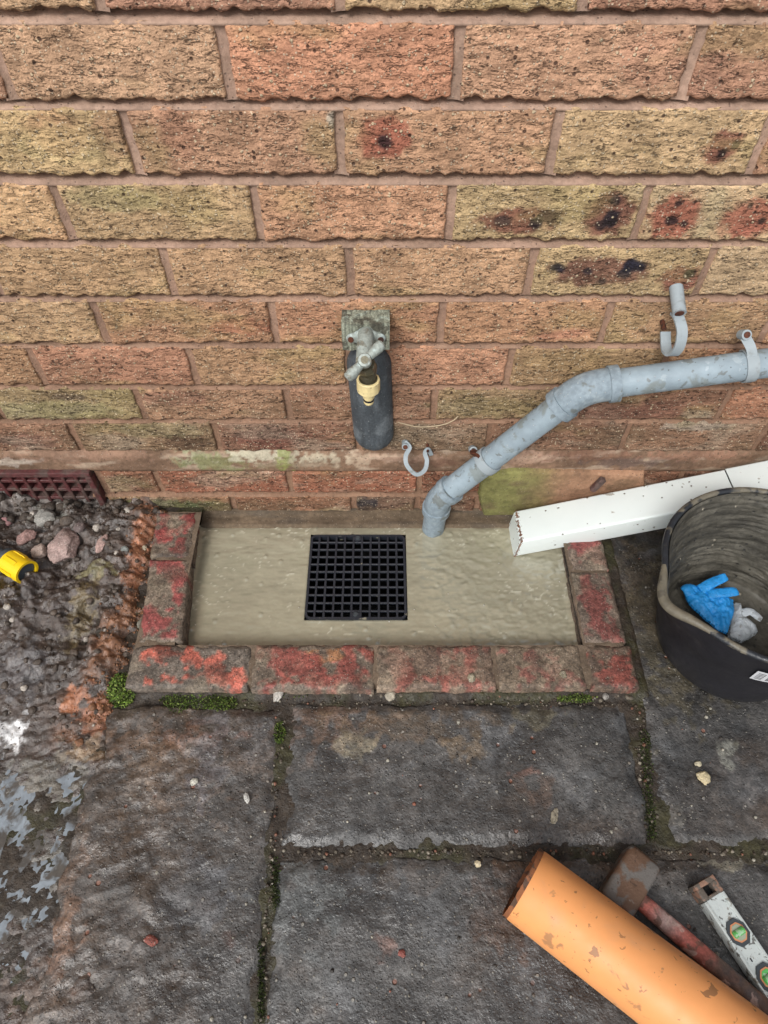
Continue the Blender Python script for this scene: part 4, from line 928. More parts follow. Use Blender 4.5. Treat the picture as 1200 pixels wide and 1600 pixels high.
# straps: sweep with the wide side along the axis
_sw = swept
def strap_ring(centre, axis, r, wid, th=.0017, a0=-60, a1=240):
    axis = axis / np.linalg.norm(axis); u = np.array([0, -1.0, 0]); u = u - axis * (u @ axis); u /= np.linalg.norm(u); s = np.cross(axis, u); s = s if s[2] > 0 else -s
    V = []; F = []
    A = np.linspace(R(a0), R(a1), 40)
    for a in A:
        d = math.cos(a) * s + math.sin(a) * u
        for (rr, ww) in ((r, -wid / 2), (r + th, -wid / 2), (r + th * 1.3, 0), (r + th, wid / 2), (r, wid / 2)): V.append(centre + d * rr + axis * ww)
    n = len(A)
    for i in range(n - 1):
        for j in range(5): F.append((i * 5 + j, i * 5 + (j + 1) % 5, (i + 1) * 5 + (j + 1) % 5, (i + 1) * 5 + j))
    F.append((4, 3, 2, 1, 0)); F.append(tuple((n - 1) * 5 + j for j in range(5)))
    bm = bmesh.new(); vs = [bm.verts.new(v) for v in V]; [bm.faces.new([vs[i] for i in f]) for f in F]
    return bm_obj('strap', bm, m_clip, sharp=35), s, u
def clip_on_pipe(centre, axis, bosspt, label, rust):
    root = empty('pipe_clip', centre, label, 'pipe clip', 'grey pipe clips on the wall')
    o1, s, u = strap_ring(centre, axis, PR + .0008, .015)
    st0 = centre + s * (PR + .002) + u * .004; b = np.array(bosspt, float)
    o2 = swept('tab', smooth_path([st0 + u * .002 - s * .003, st0 + s * .003 + (b - st0) * .3, b], 6), rect(.006, .0016), m_rust if rust else m_clip, up=tuple(u))
    n_ = np.array([0, -.8, .6])
    o3 = swept('screw_boss', [b - n_ * .008, b, b + n_ * .0065], circ(.0066, 20), m_clip, up=(1, 0, 0))
    o4 = swept('screw', [b + n_ * .0062, b + n_ * .0078], circ(.0042, 14), m_rust, up=(1, 0, 0))
    adopt(root, [o1, o2, o3, o4]); return root
def at_x(p, d, px):   # point of the pipe axis that shows at column px
    lo, hi = 0, .95
    for _ in range(40):
        m_ = (lo + hi) / 2; q = p + d * m_; dep = (q[1] - CAMY) * math.cos(PITCH) + (CAMZ - q[2]) * math.sin(PITCH); x = 600 + FPX * q[0] / dep
        if (x < px) == (d[0] > 0): lo = m_
        else: hi = m_
    return p + d * lo
clip_on_pipe(at_x(pE, dirU, 1168), dirU, W(1163, 523, .026), 'grey clip holding the upper run of the waste pipe near the right edge', False)
clip_on_pipe(at_x(pE, dirL, 762), dirL, W(739, 703, .014), 'grey clip with rusty tab holding the sloping run of the waste pipe', True)
# an empty saddle clip, upper right
root = empty('pipe_clip', W(1058, 490), 'empty grey saddle clip on the wall above the waste pipe', 'pipe clip', 'grey pipe clips on the wall')
x0 = W(1067, 455, .02)[0]
hookp = smooth_path([(x0 - .0005, -.024, .458), (x0 + .0005, -.036, .459), (x0 + .004, -.050, .450), (x0 + .006, -.056, .432), (x0 + .005, -.052, .414), (x0 + .002, -.040, .409), (x0 + .003, -.026, .410), (x0 + .003, -.012, .419)], 6)
o1 = swept('strap', hookp, rect(.0016, .0066), m_clip, up=(1, 0, 0.05))
o1b = swept('screw_boss', [(x0 - .001, -.001, .480), (x0 - .001, -.036, .466)], circ(.0084, 22), m_clip, up=(1, 0, 0))
o2 = swept('screw', [(x0 - .001, -.0355, .4662), (x0 - .001, -.0366, .4657)], circ(.0056, 16), m_rust, up=(1, 0, 0))
o3 = swept('nail', [(x0 - .001, .004, .428), (x0 - .001, -.014, .425)], circ(.0032, 12), m_rust, up=(1, 0, 0))
adopt(root, [o1, o1b, o2, o3])
root = empty('pipe_clip', W(650, 715), 'empty curved grey clip hanging on the wall right of the black tap cover', 'pipe clip', 'grey pipe clips on the wall')
hp = smooth_path([W(633, 690, .006), W(640, 699, .012), W(634, 712, .020), W(636, 727, .030), W(650, 741, .036), W(663, 735, .030), W(667, 720, .018), W(664, 708, .012), W(669, 702, .010), W(674, 711, .006)], 6)
o1 = swept('strap', hp, rect(.0034, .0012), m_clip, up=(0, -1, .3))
b = W(633, 691, .0); o2 = swept('screw_boss', [b, b + np.array([0, -.014, .004])], circ(.0056, 18), m_clip, up=(1, 0, 0)); b = b + np.array([0, -.014, .004])
o3 = swept('screw', [b, b + np.array([0, -.0012, .0005])], circ(.0038, 14), m_rust, up=(1, 0, 0))
b = W(668, 694, 0); o4 = swept('nail', [b + np.array([0, .004, 0]), b + np.array([0, -.014, -.003])], circ(.0022, 12), m_rust, up=(1, 0, 0))
adopt(root, [o1, o2, o3, o4])
# thin stray wire on the wall
wp = smooth_path([W(622, 660, .006), W(655, 667, .005), W(690, 664, .005), W(708, 657, .006), W(716, 650, .004)], 8)
tag(swept('wire', wp, circ(.0009, 6), m_wire, up=(0, -1, 0)), 'thin pale wire stuck on the wall between tap cover and waste pipe', 'wire')

# ================================================================== OUTSIDE TAP
tx = W(571, 530, .05)[0]
tap = empty('outside_tap', (tx, 0, .43), 'tarnished brass garden tap with cream hose connector on a wooden wall block', 'tap')
parts = []
bx0, bx1 = W(533, 508, .03)[0], W(609, 508, .03)[0]
bm = bmesh.new(); box(bm, ((bx0 + bx1) / 2, -.0135, .4245), (bx1 - bx0, .033, .042), 0)
bmesh.ops.subdivide_edges(bm, edges=bm.edges, cuts=14, use_grid_fill=True)
for v in bm.verts:
    g = v.co; k = float(n2(g.x * 90, g.z * 60 + g.y * 70)); g.y += .0012 * k - .003 * max(0, float(n2(g.x * 160, 3.3)) - .15) * (g.y < -.02); g.z += .0014 * float(n2(g.x * 110, g.y * 120)) * (g.z > .43)
parts.append(bm_obj('mounting_block', bm, m_block, sharp=60))
fy = -.031
prof = []
# flange with two ears
bm = bmesh.new()
for sx in (-1, 1):
    bmesh.ops.create_uvsphere(bm, u_segments=20, v_segments=12, radius=1, matrix=Matrix.Translation((tx + sx * .0165, fy - .002, .4255)) @ Matrix.Diagonal((.0095, .0038, .0078, 1)))
bmesh.ops.create_uvsphere(bm, u_segments=24, v_segments=14, radius=1, matrix=Matrix.Translation((tx, fy - .002, .427)) @ Matrix.Diagonal((.019, .0055, .0125, 1)))
parts.append(bm_obj('flange', bm, m_brass, sharp=60))
for sx in (-1, 1):
    o = swept('screw', [(tx + sx * .0195, fy - .004, .4255), (tx + sx * .0195, fy - .0066, .4262)], circ(.0038, 16), m_rust, up=(1, 0, 0)); parts.append(o)
body = smooth_path([(tx, fy + .001, .430), (tx, fy - .012, .434), (tx - .001, fy - .026, .430), (tx - .001, fy - .040, .422), (tx, fy - .046, .414)], 6)
parts.append(swept('body', body, circ(.0105, 28), m_brass, up=(1, 0, 0), scale=np.interp(np.linspace(0, 1, len(body)), [0, .2, .6, 1], [1.1, .95, .98, 1.25])))
cy = fy - .044
parts.append(swept('valve_chamber', [(tx + .001, cy + .006, .400), (tx + .001, cy + .001, .410), (tx + .001, cy - .004, .418), (tx, cy - .009, .428)], circ(.0128, 8), m_brassdark, up=(1, 0, 0), scale=[.8, 1.0, 1.06, .95], sharp=20))
ax = np.array([0, -.66, .75]); b0 = np.array([tx, cy - .006, .424])
parts.append(swept('packing_nut', [b0, b0 + ax * .006], circ(.0125, 6), m_brassdark, up=(1, 0, 0), sharp=20))
parts.append(swept('gland', [b0 + ax * .005, b0 + ax * .008, b0 + ax * .011], circ(.0105, 24), m_brassdark, up=(1, 0, 0), scale=[1, .9, .7]))
sp = b0 + ax * .022
parts.append(swept('spindle', [b0 + ax * .008, sp], circ(.0052, 18), m_brassdark, up=(1, 0, 0)))
side = np.array([.72, .52, .46]); side -= ax * (side @ ax); side /= np.linalg.norm(side)
hp = [sp + side * t for t in (-.031, -.029, -.022, -.012, -.006, .006, .012, .022, .029, .031)]
parts.append(swept('handle', hp, circ(.0068, 22), m_brass, up=tuple(ax), scale=[.6, .95, 1.08, .85, .75, .75, .85, 1.08, .95, .6]))
parts.append(swept('handle_hub', [sp - ax * .005, sp + ax * .006, sp + ax * .0078], circ(.0088, 26), m_brass, up=(1, 0, 0), scale=[1.0, 1.0, .88]))
parts.append(swept('hub_screw', [sp + ax * .0072, sp + ax * .0088], circ(.0048, 18), m_brassdark, up=(1, 0, 0)))
cx_, cyy = tx + .003, -.074
parts.append(swept('outlet', [(cx_, cyy, .414), (cx_, cyy, .402), (cx_, cyy, .384)], circ(.0108, 26), m_brassdark, up=(1, 0, 0), scale=[1.1, 1.0, .95]))
# cream connector: ribbed collar, shoulder and nozzle
zt = .392
rib = circ(.0150, 36) * (1 + .03 * (np.arange(36) % 3 == 0))[:, None]
con = swept('hose_connector', [(cx_, cyy, zt), (cx_, cyy, zt - .001), (cx_, cyy, zt - .018), (cx_, cyy, zt - .0195)], rib, m_cream, up=(1, 0, 0), scale=[.92, 1, 1, .9], cap=True, sharp=30); parts.append(con)
o = swept('washer', [(cx_, cyy, zt + .0004), (cx_, cyy, zt + .0012)], circ(.0122, 30), m_brassdark, up=(1, 0, 0)); parts.append(o)
o = swept('nozzle', [(cx_, cyy, zt - .019), (cx_, cyy, zt - .024), (cx_, cyy, zt - .025), (cx_, cyy, zt - .031), (cx_, cyy, zt - .034), (cx_, cyy, zt - .035), (cx_, cyy, zt - .038), (cx_, cyy, zt - .041), (cx_, cyy, zt - .043)], circ(.0078, 26), m_cream, up=(1, 0, 0), scale=[.9, .78, .98, 1.0, .82, .82, .9, .86, .7], sharp=30); parts.append(o)
o = swept('rubber_ring', [(cx_, cyy, zt - .0340), (cx_, cyy, zt - .0368)], circ(.0072, 24), m_black, up=(1, 0, 0)); parts.append(o)
adopt(tap, parts)
# long dark cover below the tap
cvt, cvb = W(571, 556, .018), W(582, 702, .022)
U, T = np.meshgrid(np.linspace(0, np.pi, 40), np.linspace(0, 1, 70)); hw = .0315
Lc = cvt[2] - cvb[2] + .02
endr = np.sqrt(np.clip(1 - np.clip((T - .84) / .16, 0, 1) ** 2, 0, 1)) ; topr = np.sqrt(np.clip(1 - np.clip((.18 - T) / .18, 0, 1) ** 2, 0, 1))
rr_ = np.minimum(endr, topr)
xc = cvt[0] + (cvb[0] - cvt[0]) * T + .003
X = xc - np.cos(U) * hw * rr_ ; Y = -.001 - np.sin(U) ** .8 * (.026 * rr_ ** .6) - .001 * fbm(U * 2, T * 5, 3)
Z = cvt[2] + .008 - T * Lc
V = np.stack([X, Y, Z], -1)
cov = new_mesh('pipe_cover', V.reshape(-1, 3), grid_faces(*V.shape[:2]), m_cover)
cov.location = (0, 0, 0); tag(cov, 'long slate black rounded pipe cover on the wall directly below the tap', 'pipe cover')

# ================================================================== WHITE SQUARE DOWNPIPE
TB0 = W(815, 796, .026); TB1 = W(1200, 719, .014)
ax = (TB1 - TB0) / np.linalg.norm(TB1 - TB0)
fwd = np.array([0, -1.0, 0]); fwd -= ax * (fwd @ ax); fwd /= np.linalg.norm(fwd); upv = np.cross(fwd, ax); upv = upv if upv[2] > 0 else -upv
WD, HT = .067, .043
P0 = TB0 + fwd * WD / 2 - upv * HT / 2
dp = empty('downpipe', P0, 'white rectangular plastic downpipe lying against the wall behind the bucket', 'downpipe')
def rrect(a, b, r=.004, n=4):
    pts = []
    for (sx, sy, a0) in ((1, 1, 0), (-1, 1, 90), (-1, -1, 180), (1, -1, 270)):
        for k in range(n + 1): t = R(a0 + 90 * k / n); pts.append((sx * (a - r) + r * math.cos(t), sy * (b - r) + r * math.sin(t)))
    return pts
def sq_tube(name, t0, t1, a, b, mm, r=.004, cap=True):
    V = []
    pr = rrect(a, b, r); k = len(pr)
    for t in np.linspace(t0, t1, 12):
        for (x, y) in pr: V.append(P0 + ax * (t - .010 - (.42 * (HT / 2 - y) if t < .1 else .42 * HT / 2)) + fwd * x + upv * y)
    F = []
    for i in range(11):
        for j in range(k): F.append((i * k + j, i * k + (j + 1) % k, (i + 1) * k + (j + 1) % k, (i + 1) * k + j))
    if cap: F.append(tuple(range(k))); F.append(tuple(11 * k + j for j in range(k)))
    bm = bmesh.new(); vs = [bm.verts.new(v) for v in V]; [bm.faces.new([vs[i] for i in f]) for f in F]
    return bm_obj(name, bm, mm, sharp=40)
tS = (at_x(P0, ax, 1160) - P0) @ ax
parts = [sq_tube('body', .0, tS - .001, WD / 2, HT / 2, m_white), sq_tube('end_cap', -.0025, .0, WD / 2 - .0012, HT / 2 - .0012, m_white, .003),
         sq_tube('seam', tS - .001, tS + .001, WD / 2 - .0015, HT / 2 - .0015, m_black, .003), sq_tube('socket', tS + .001, .68, WD / 2 + .001, HT / 2 + .001, m_white)]
# crust of dirt along the cut edge
it = []; rr = np.random.default_rng(5); Vs = []; Fs = []; o_n = 0
for k in range(900):
    e = rr.random()
    q = P0 + ax * rr.normal(-.0095, .0006 + .0022 * rr.random() ** 3) + (fwd * (-WD / 2 + WD * e) + upv * (HT / 2 - .0002) if rr.random() < .62 else fwd * (WD / 2 - .0004) + (lambda y: upv * y - ax * .42 * (HT / 2 - y))(-HT / 2 + HT * rr.random()))
    if float(n2(e * 9, 1.1)) < -.25: continue
    s = .0004 + .0009 * rr.random() ** 2; P, F = rock_pts(1, (s, s, s * .7), rr); Vs.append(P + q); Fs.append(F + o_n); o_n += len(P)
oo = new_mesh('dirt_crust', np.concatenate(Vs), np.concatenate(Fs), m_whitedirt); oo['kind'] = 'stuff'; parts.append(oo)
adopt(dp, parts)

# ================================================================== BUCKET
BX, BY, RT, RB, BH = .527, -.256, .140, .104, .195
BXb, BYb = .537, -.262
bk = empty('bucket', (BXb, BYb, SL), 'black rubber builders bucket crusted inside with mortar holding a blue glove', 'bucket')
SPA = R(196)
def ringrow(r, z, tz, spout=0):
    a = np.linspace(0, 2 * np.pi, 96, endpoint=False)
    da = (a - SPA + np.pi) % (2 * np.pi) - np.pi; g = np.exp(-(da / .22) ** 2) * spout
    cx = BXb + (BX - BXb) * tz; cy_ = BYb + (BY - BYb) * tz
    rr_ = r + g * .016 + .0016 * np.sin(a * 2 + .6) * tz
    zz = z - g * .010 + .003 * np.sin(a + 2.2) * tz
    return np.stack([cx + rr_ * np.cos(a), cy_ + rr_ * np.sin(a), zz], 1)
def lathe(name, rowlist, mm, closed=False, sharp=50):
    k = 96; V = np.concatenate(rowlist); F = []; m_ = len(rowlist)
    for i in range(m_ if closed else m_ - 1):
        for j in range(k): F.append((i * k + j, i * k + (j + 1) % k, ((i + 1) % m_) * k + (j + 1) % k, ((i + 1) % m_) * k + j))
    o = new_mesh(name, V, F, mm); bm = bmesh.new(); bm.from_mesh(o.data)
    bmesh.ops.recalc_face_normals(bm, faces=bm.faces); bm.to_mesh(o.data); bm.free(); o.data.set_sharp_from_angle(angle=R(sharp)); return o
def rad(t): return RB + (RT - RB) * t ** .85
rowsb = [ringrow(.001, SL + .002, 0), ringrow(RB - .01, SL + .002, 0), ringrow(RB - .004, SL, 0), ringrow(RB, SL + .004, 0)]
for t in np.linspace(.04, 1, 22): rowsb.append(ringrow(rad(t) + .0012 * (abs(t - .62) < .03), SL + BH * t, t, smooth(t, .55, 1)))
body_ = lathe('body', rowsb, m_black)
inner = [ringrow(.001, SL + .010, .02), ringrow(.05, SL + .009, .02), ringrow(RB - .010, SL + .010, .03)]
inrows = []
for t in np.linspace(.06, 1.0, 90):
    row = ringrow(rad(t) - .0045, SL + BH * t, t, smooth(t, .55, 1)); a = np.linspace(0, 2 * np.pi, 96, endpoint=False)
    nrm = np.stack([np.cos(a), np.sin(a), 0 * a], 1); q = .0030 * ridge(np.cos(a) * 1.6 + np.sin(a) * .6 + 3, t * 22 + .7 * np.sin(a * 1 + 1), 3) + .002 * fbm(np.cos(a) * 3, t * 5 + np.sin(a) * 3, 3)
    inrows.append(row - nrm * q[:, None] * (1 - smooth(t, .93, 1)))
lin = lathe('mortar_lining', inner + inrows, m_lining, sharp=80)
rim = []
for k in range(10):
    a = 2 * math.pi * k / 10; rim.append(ringrow(RT + .0012 +   .0046 * math.cos(a), SL + BH + .0040 * math.sin(a), 1, 1))
rim_o = lathe('rim', rim, m_rim, True, 80)
# thick mortar-coated pouring lip
lp = []
for a in np.linspace(SPA - .34, SPA + .42, 16):
    g = math.exp(-(((a - SPA)) / .22) ** 2); rr2 = RT + g * .016 + .004; lp.append((BX + rr2 * math.cos(a), BY + rr2 * math.sin(a), SL + BH - g * .010 - .001))
lip = swept('pouring_lip', smooth_path(lp, 3), circ(.0072, 18, .0066), mat('pale_mortar_skin', base=c(106, 100, 86), mottle=[(60, .75, 1.15)], patches=[(40, .6, .04, c(70, 66, 58), .7)], bumps=[(90, 4, .0015)], rough=(.4, .6, 30)), up=(0, 0, 1), scale=np.sin(np.linspace(.25, np.pi - .25, 46)) ** .6)
# paper label with barcode on the front
LA0, LA1 = R(-98 - 0), R(-78)
def on_side(a, t, off=.0009):
    r = rad(t) + off; return (BXb + (BX - BXb) * t + r * math.cos(a), BYb + (BY - BYb) * t + r * math.sin(a), SL + BH * t + .003 * math.sin(a + 2.2) * t)
def patch_side(name, a0, a1, t0, t1, mm, off, na=8, nt_=4):
    V = [on_side(a0 + (a1 - a0) * i / na, t0 + (t1 - t0) * j / nt_, off) for j in range(nt_ + 1) for i in range(na + 1)]
    F = [(j * (na + 1) + i, j * (na + 1) + i + 1, (j + 1) * (na + 1) + i + 1, (j + 1) * (na + 1) + i) for j in range(nt_) for i in range(na)]
    o = new_mesh(name, V, F, mm, smooth_=False); return o
LA0, LA1 = R(-111), R(-82)
lab = patch_side('label', LA0, LA1, .64, .80, m_paper, .0026)
bars = []; a = LA0 + R(7.5); rr = random.Random(2); Vs = []; Fs = []
while a < LA1 - R(3):
    wv = R(rr.choice((.22, .35, .5, .7))); V = [on_side(a, .665, .003), on_side(a + wv, .665, .003), on_side(a + wv, .755, .003), on_side(a, .755, .003)]
    n0 = len(Vs); Vs += V; Fs.append((n0, n0 + 1, n0 + 2, n0 + 3)); a += wv + R(rr.choice((.25, .35, .5)))
for j in range(5):
    t0 = .665 + j * .024; V = [on_side(LA0 + R(1.5), t0, .003), on_side(LA0 + R(5.5), t0, .003), on_side(LA0 + R(5.5), t0 + .008, .003), on_side(LA0 + R(1.5), t0 + .008, .003)]
    n0 = len(Vs); Vs += V; Fs.append((n0, n0 + 1, n0 + 2, n0 + 3))
V = [on_side(LA0 + R(7.5), .772, .003), on_side(LA1 - R(4), .772, .003), on_side(LA1 - R(4), .782, .003), on_side(LA0 + R(7.5), .782, .003)]
n0 = len(Vs); Vs += V; Fs.append((n0, n0 + 1, n0 + 2, n0 + 3))
bc = new_mesh('barcode', Vs, Fs, m_ink, smooth_=False)
adopt(bk, [body_, lin, rim_o, lip, lab]); bc.parent = lab

# blue glove and white glove in the bucket
def crumple(V, amp, f, sd): 
    V = np.array(V, float); V[:, 2] += amp * fbm(V[:, 0] * f + sd, V[:, 1] * f, 4) * 1.6; V[:, 0] += amp * .5 * fbm(V[:, 1] * f + 3, V[:, 2] * f + sd, 3); return V
def pad_mesh(name, poly, mm, z, thick, amp, f, sd, extra=()):
    """soft closed cushion over a polygon given in pixels at height z, plus flattened finger tubes"""
    P = np.array([G(px, py, z)[:2] for px, py in poly]); x0, y0 = P.min(0); x1, y1 = P.max(0); r = .0016
    X, Y = np.meshgrid(np.arange(x0 - r, x1 + r, r), np.arange(y0 - r, y1 + r, r)); d = np.full(X.shape, 9.0); ins = np.zeros(X.shape, bool)
    for i in range(len(P)):
        a, b = P[i], P[(i + 1) % len(P)]; e = b - a; t = np.clip(((X - a[0]) * e[0] + (Y - a[1]) * e[1]) / (e @ e), 0, 1)
        d = np.minimum(d, np.hypot(X - a[0] - t * e[0], Y - a[1] - t * e[1])); ins ^= ((a[1] > Y) != (b[1] > Y)) & (X < (b[0] - a[0]) * (Y - a[1]) / (b[1] - a[1] + 1e-12) + a[0])
    h = np.where(ins, np.sqrt(np.clip(d / .010, 0, 1)), 0)
    crv = amp * (ridge(X * f + sd, Y * f * .8, 3) + .7 * fbm(X * f * .6 + 3, Y * f * .6, 2))
    Zt = z + thick * h + crv * h; Zb = z - .004 * h + crv * .3
    Vt = np.stack([X, Y, Zt], -1).reshape(-1, 3); Vb = np.stack([X, Y, Zb - .0006], -1).reshape(-1, 3)
    F = grid_faces(*X.shape); k = ins.ravel(); Fk = F[k[F].all(1)]; n = len(Vt)
    Va = [Vt, Vb]; Fa = [list(map(tuple, Fk)), list(map(tuple, (Fk + n)[:, ::-1]))]; off_ = 2 * n
    for (pts, rad_, flat) in extra:
        path = smooth_path(pts, 8); m_ = len(path); sc_ = np.interp(np.linspace(0, 1, m_), [0, .7, .9, 1], [1.1, 1, .92, .75])
        V, F_ = sweep(path, circ(rad_, 16, rad_ * flat), (0, 0, 1), sc_); V = crumple(V, .0014, 110, sd); Va.append(V); Fa.append([tuple(i + off_ for i in f_) for f_ in F_]); off_ += len(V)
    return new_mesh(name, np.concatenate(Va), sum(Fa, []), mm)
zg = .058
def gp(px, py, z): return G(px, py, z)
gl = pad_mesh('rubber_glove', [(1066, 925), (1076, 912), (1092, 918), (1112, 920), (1132, 930), (1146, 938), (1147, 958), (1136, 992), (1120, 985), (1100, 968), (1076, 945)], m_glove, zg, .007, .0060, 60, 2.0,
     extra=[([gp(1094, 922, zg + .01), gp(1112, 911, zg + .016), gp(1135, 901, zg + .022)], .0080, .35), ([gp(1105, 928, zg + .01), gp(1130, 926, zg + .014), gp(1153, 924, zg + .018)], .0084, .35), ([gp(1080, 930, zg + .006), gp(1074, 920, zg + .008), gp(1068, 917, zg + .004)], .009, .5)])
tag(gl, 'crumpled bright blue disposable glove lying inside the black bucket', 'glove')
wg = pad_mesh('plastic_bag', [(1146, 942), (1156, 945), (1162, 962), (1180, 978), (1184, 990), (1170, 1000), (1158, 1006), (1136, 996), (1140, 970)], m_cloth, zg - .012, .012, .0045, 60, 5.0,
     extra=[([gp(1156, 960, zg - .004), gp(1172, 956, zg + .002), gp(1190, 968, zg)], .0065, .45)])
tag(wg, 'crumpled white translucent plastic scrap beside the blue glove in the bucket', 'plastic scrap')

# ================================================================== YELLOW HOSE END
zh = .062
p1 = G(40, 893, zh); p0 = G(-6, 864, zh); ax = (p1 - p0) / np.linalg.norm(p1 - p0)
hose = empty('hose_end', p1 - np.array([0, 0, .02]), 'yellow and grey garden hose connector lying on the mud at the left edge', 'hose connector')
def rr3(t): return p1 + ax * t
parts = [hollow_tube('yellow_sleeve', rr3(-.038), rr3(.004), .0205, .0165, m_yellow, k=40, n=10),
         swept('grey_collar', [rr3(-.048), rr3(-.046), rr3(-.039), rr3(-.037)], circ(.0205, 36), m_slate, scale=[.92, 1, 1, .9]),
         swept('inner_socket', [rr3(-.02), rr3(.0)], circ(.0158, 30), m_slate),
         swept('hose', smooth_path([rr3(-.045), rr3(-.10), rr3(-.20) + np.array([0, .02, -.01]), rr3(-.34) + np.array([0, .06, -.015])], 8), circ(.0125, 24), m_slate)]
for k in range(6):
    a = k * math.pi / 3 + .35; s_ = np.cross(ax, (0, 0, 1)); s_ /= np.linalg.norm(s_); u_ = np.cross(s_, ax); d_ = math.cos(a) * s_ + math.sin(a) * u_
    parts.append(swept('grip_rib', [rr3(-.034) + d_ * .0203, rr3(-.030) + d_ * .0212, rr3(-.012) + d_ * .0212, rr3(-.008) + d_ * .0203], rect(.0035, .0008), m_yellow, up=tuple(d_)))
adopt(hose, parts)

# ================================================================== ORANGE DRAIN PIPE
PRD = .0445
zc_ = SL + PRD + .001
a0 = G(816, 1378, zc_); a1 = G(1112, 1604, zc_)
ax = (a1 - a0) / np.linalg.norm(a1 - a0); a1 = a0 + ax * .62
dr = empty('drain_pipe', a0 - np.array([0, 0, PRD]), 'thick orange plastic drain pipe lying across the paving at the bottom right', 'pipe')
o1 = hollow_tube('pipe_wall', a0 + ax * .004, a1, PRD, PRD - .0032, m_orange, k=96, n=60)
o2 = hollow_tube('rough_cut_edge', a0 - ax * .001, a0 + ax * .0042, PRD - .0004, PRD - .0034, m_orange_cut, k=96, n=3)
for v in o2.data.vertices:
    d = (np.array(v.co) - a0) @ ax
    if d < .001: 
        q = Vector(ax) * float(-.0012 * abs(n2(v.co.y * 130, v.co.z * 130))); v.co += q
adopt(dr, [o1, o2])

# ================================================================== CLUB HAMMER
hz = SL + .021
hc = G(984, 1382, SL + .042); hc[2] = hz + .001
he = G(1196, 1574, SL + .02); he[2] = SL + .013
hd = he - hc; hd[2] = 0; hd /= np.linalg.norm(hd); hs_ = np.array([hd[1], -hd[0], 0]); hs_ = hs_ if hs_[1] > 0 else -hs_
ham = empty('club_hammer', (hc[0], hc[1], SL), 'worn club hammer with steel head and chipped red handle beside the orange pipe', 'hammer')
rot = Matrix(((hs_[0], hd[0], 0), (hs_[1], hd[1], 0), (0, 0, 1)))
bm = bmesh.new(); box(bm, (0, 0, 0), (.078, .043, .041), .006, 3)
bmesh.ops.subdivide_edges(bm, edges=[e for e in bm.edges if e.calc_length() > .02], cuts=6, use_grid_fill=True)
for v in bm.verts:
    t = abs(v.co.x) / .039; k = 1 - .10 * smooth(t, .82, 1.0); v.co.y *= float(k); v.co.z *= float(k); v.co.z += .0006 * float(n2(v.co.x * 90, v.co.y * 90))
bmesh.ops.transform(bm, matrix=Matrix.Translation(Vector(hc + hs_ * .006)) @ rot.to_4x4(), verts=bm.verts)
parts = [bm_obj('head', bm, m_steel, sharp=35)]
hp = [hc - hd * .020, hc + hd * .018, hc + hd * .05, hc + hd * .09, hc + hd * .14, hc + hd * .19, hc + hd * .225, hc + hd * .232]
for i, q in enumerate(hp): q = hp[i] = q.copy(); q[2] = hc[2] - .006 * min(1, i / 4) + .0
path = smooth_path(hp, 8); m_ = len(path); pr = circ(.0088, 24, .0112)
V, F = sweep(path, pr[:, ::-1].copy(), (0, 0, 1), np.interp(np.linspace(0, 1, m_), [0, .15, .35, .6, .85, .97, 1], [.82, .92, 1.0, .98, 1.18, 1.2, .9]))
V[:, 2] += .0008 * fbm(V[:, 0] * 60, V[:, 1] * 60, 3)
t = (V - hc) @ hd; n_ = fbm(V[:, 0] * 40, V[:, 1] * 40 + V[:, 2] * 40, 4)
f = smooth(t + .03 * n_, .095, .125)[:, None]
ch = (c(172, 96, 84) * (1 + .5 * n_[:, None])) * (1 - f) + c(104, 84, 72) * f
g = (np.exp(-((t - .055) / .014) ** 2) * .9)[:, None]; ch = ch * (1 - g) + c(176, 156, 150) * g
g = (np.exp(-((t - .15 - .01 * n_) / .02) ** 2) * .8)[:, None] * smooth(n_, -.3, .2)[:, None]; ch = ch * (1 - g) + c(62, 64, 74) * g
o = new_mesh('handle', V, F, m_handle, ch); parts.append(o)
adopt(ham, parts)

# ================================================================== SPIRIT LEVEL
LZ = SL + .021; LT = .020
pa = G(1101, 1379, LZ); pb = G(1206, 1535, LZ); ax = (pb - pa); ax[2] = 0; ax /= np.linalg.norm(ax); sd_ = np.array([-ax[1], ax[0], 0])   # towards the upper right
lv = empty('spirit_level', (pa[0], pa[1], SL), 'scuffed silver spirit level with green vials at the right edge beside the hammer', 'spirit level')
WL = .031
rot = Matrix(((ax[0], sd_[0], 0), (ax[1], sd_[1], 0), (0, 0, 1)))
def lbox(bm, t0, t1, s0, s1, z0, z1, bev=0.0):
    ctr = pa + ax * (t0 + t1) / 2 + sd_ * (s0 + s1) / 2; ctr = np.array([ctr[0], ctr[1], (z0 + z1) / 2]); box(bm, ctr, (abs(t1 - t0), abs(s1 - s0), z1 - z0), bev, 2, rot)
parts = []; h_ = WL / 2; zb = SL + .002
# I-section rail: two edge flanges and a web with an octagonal window
bm = bmesh.new(); lbox(bm, .017, .40, -h_, -h_ + .0045, zb, LZ, .0009); parts.append(bm_obj('edge_flange', bm, m_alu, sharp=40))
bm = bmesh.new(); lbox(bm, .017, .40, h_ - .0045, h_, zb, LZ, .0009); parts.append(bm_obj('edge_flange', bm, m_alu, sharp=40))
bm = bmesh.new(); lbox(bm, .017, .40, -h_ + .0046, h_ - .0046, zb + .003, LZ - .0014, 0); parts.append(bm_obj('web', bm, m_alu))
bm = bmesh.new()
for (t0, t1, s0, s1) in ((-.003, .003, -h_, h_), (.003, .0165, -h_, -h_ + .009), (.003, .0165, h_ - .009, h_), (.0135, .0169, -h_ + .009, h_ - .009)): lbox(bm, t0, t1, s0, s1, zb - .001, LZ + .0008, .0008)
parts.append(bm_obj('end_cap', bm, m_capdark, sharp=40))
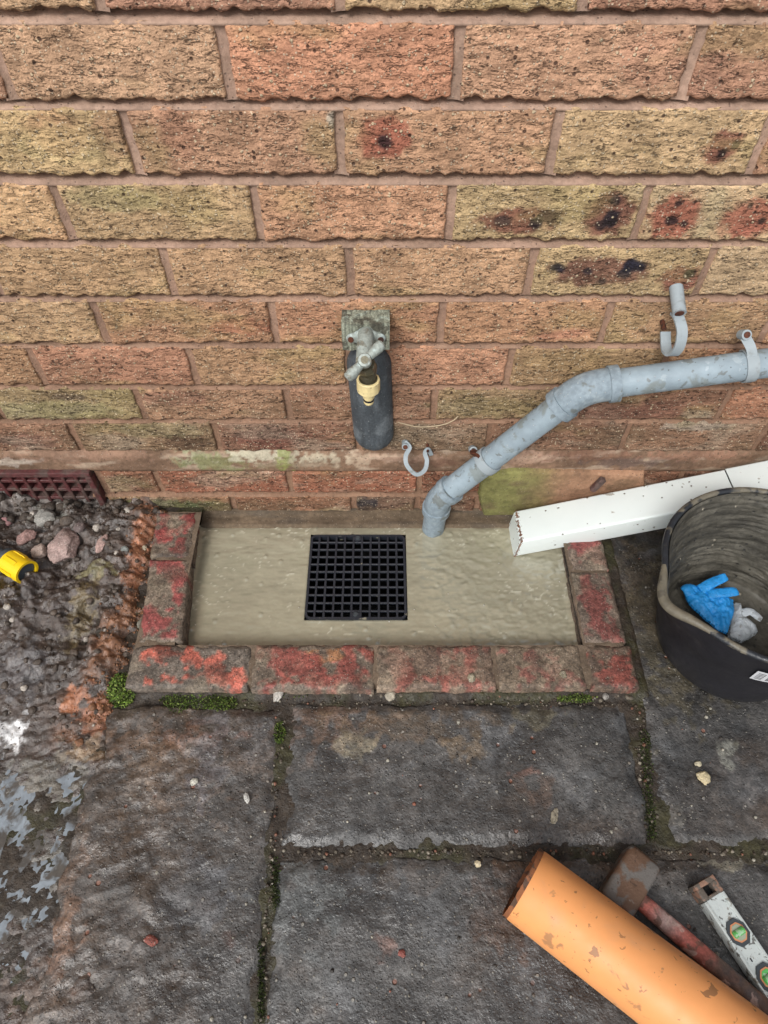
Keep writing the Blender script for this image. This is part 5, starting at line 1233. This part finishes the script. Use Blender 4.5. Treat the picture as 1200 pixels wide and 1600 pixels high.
bm = bmesh.new(); lbox(bm, .003, .0135, -h_ + .009, h_ - .009, zb, LZ - .010); parts.append(bm_obj('end_recess', bm, m_dark))
def octo(name, tc, r, z0, z1, mm, sx=1.0, seg=8, off=0):
    bm = bmesh.new(); ctr = pa + ax * tc + sd_ * off
    M_ = Matrix.Translation((ctr[0], ctr[1], (z0 + z1) / 2)) @ rot.to_4x4() @ Matrix.Diagonal((sx, 1, 1, 1)) @ Matrix.Rotation(math.pi / seg, 4, 'Z')
    bmesh.ops.create_cone(bm, cap_ends=True, segments=seg, radius1=r, radius2=r * .97, depth=z1 - z0, matrix=M_); return bm_obj(name, bm, mm, sharp=40)
for (tc, r_v) in ((.0585, .0145), (.108, .0150)):
    bz = octo('vial_bezel', tc, r_v * .99, LZ - .003, LZ + .0006, m_bezel, 1.08)
    rg_ = octo('vial_ring', tc, r_v * .72, LZ - .001, LZ + .0012, m_copper, 1.05); rg_.parent = bz
    vs_ = octo('vial_window', tc, r_v * .60, LZ - .001, LZ + .0016, mat('vial_backing', base=c(150, 160, 140), rough=(.3, .3, 1)) if tc < .1 else m_vial, 1.05); vs_.parent = bz
    q = pa + ax * tc; q[2] = LZ + .001
    va = swept('vial', [q - sd_ * .0082 + ax * .0, q - sd_ * .007, q + sd_ * .007, q + sd_ * .0082], circ(.0042, 18), m_vial, up=(0, 0, 1), scale=[.6, 1, 1, .6]); va.parent = bz
    parts.append(bz)
bm = bmesh.new(); rr = random.Random(8)       # worn dark print along the web
for k in range(26):
    t0 = .078 + rr.random() * .1; 
    if abs(t0 - .108) < .02: continue
    lbox(bm, t0, t0 + rr.uniform(.001, .004), -.006 + rr.uniform(-.002, .002), -.0045 + rr.uniform(0, .001), LZ - .0016, LZ - .0011)
wpr = bm_obj('worn_print', bm, m_ink); wpr['kind'] = 'stuff'; parts.append(wpr)
adopt(lv, parts)

for o in bpy.data.objects:
    if o.type == 'MESH' and 'damp' in o.name: pass
print('bricks', nb, 'tris', sum(len(o.data.loop_triangles) if False else len(o.data.polygons) * 2 for o in bpy.data.objects if o.type == 'MESH'))
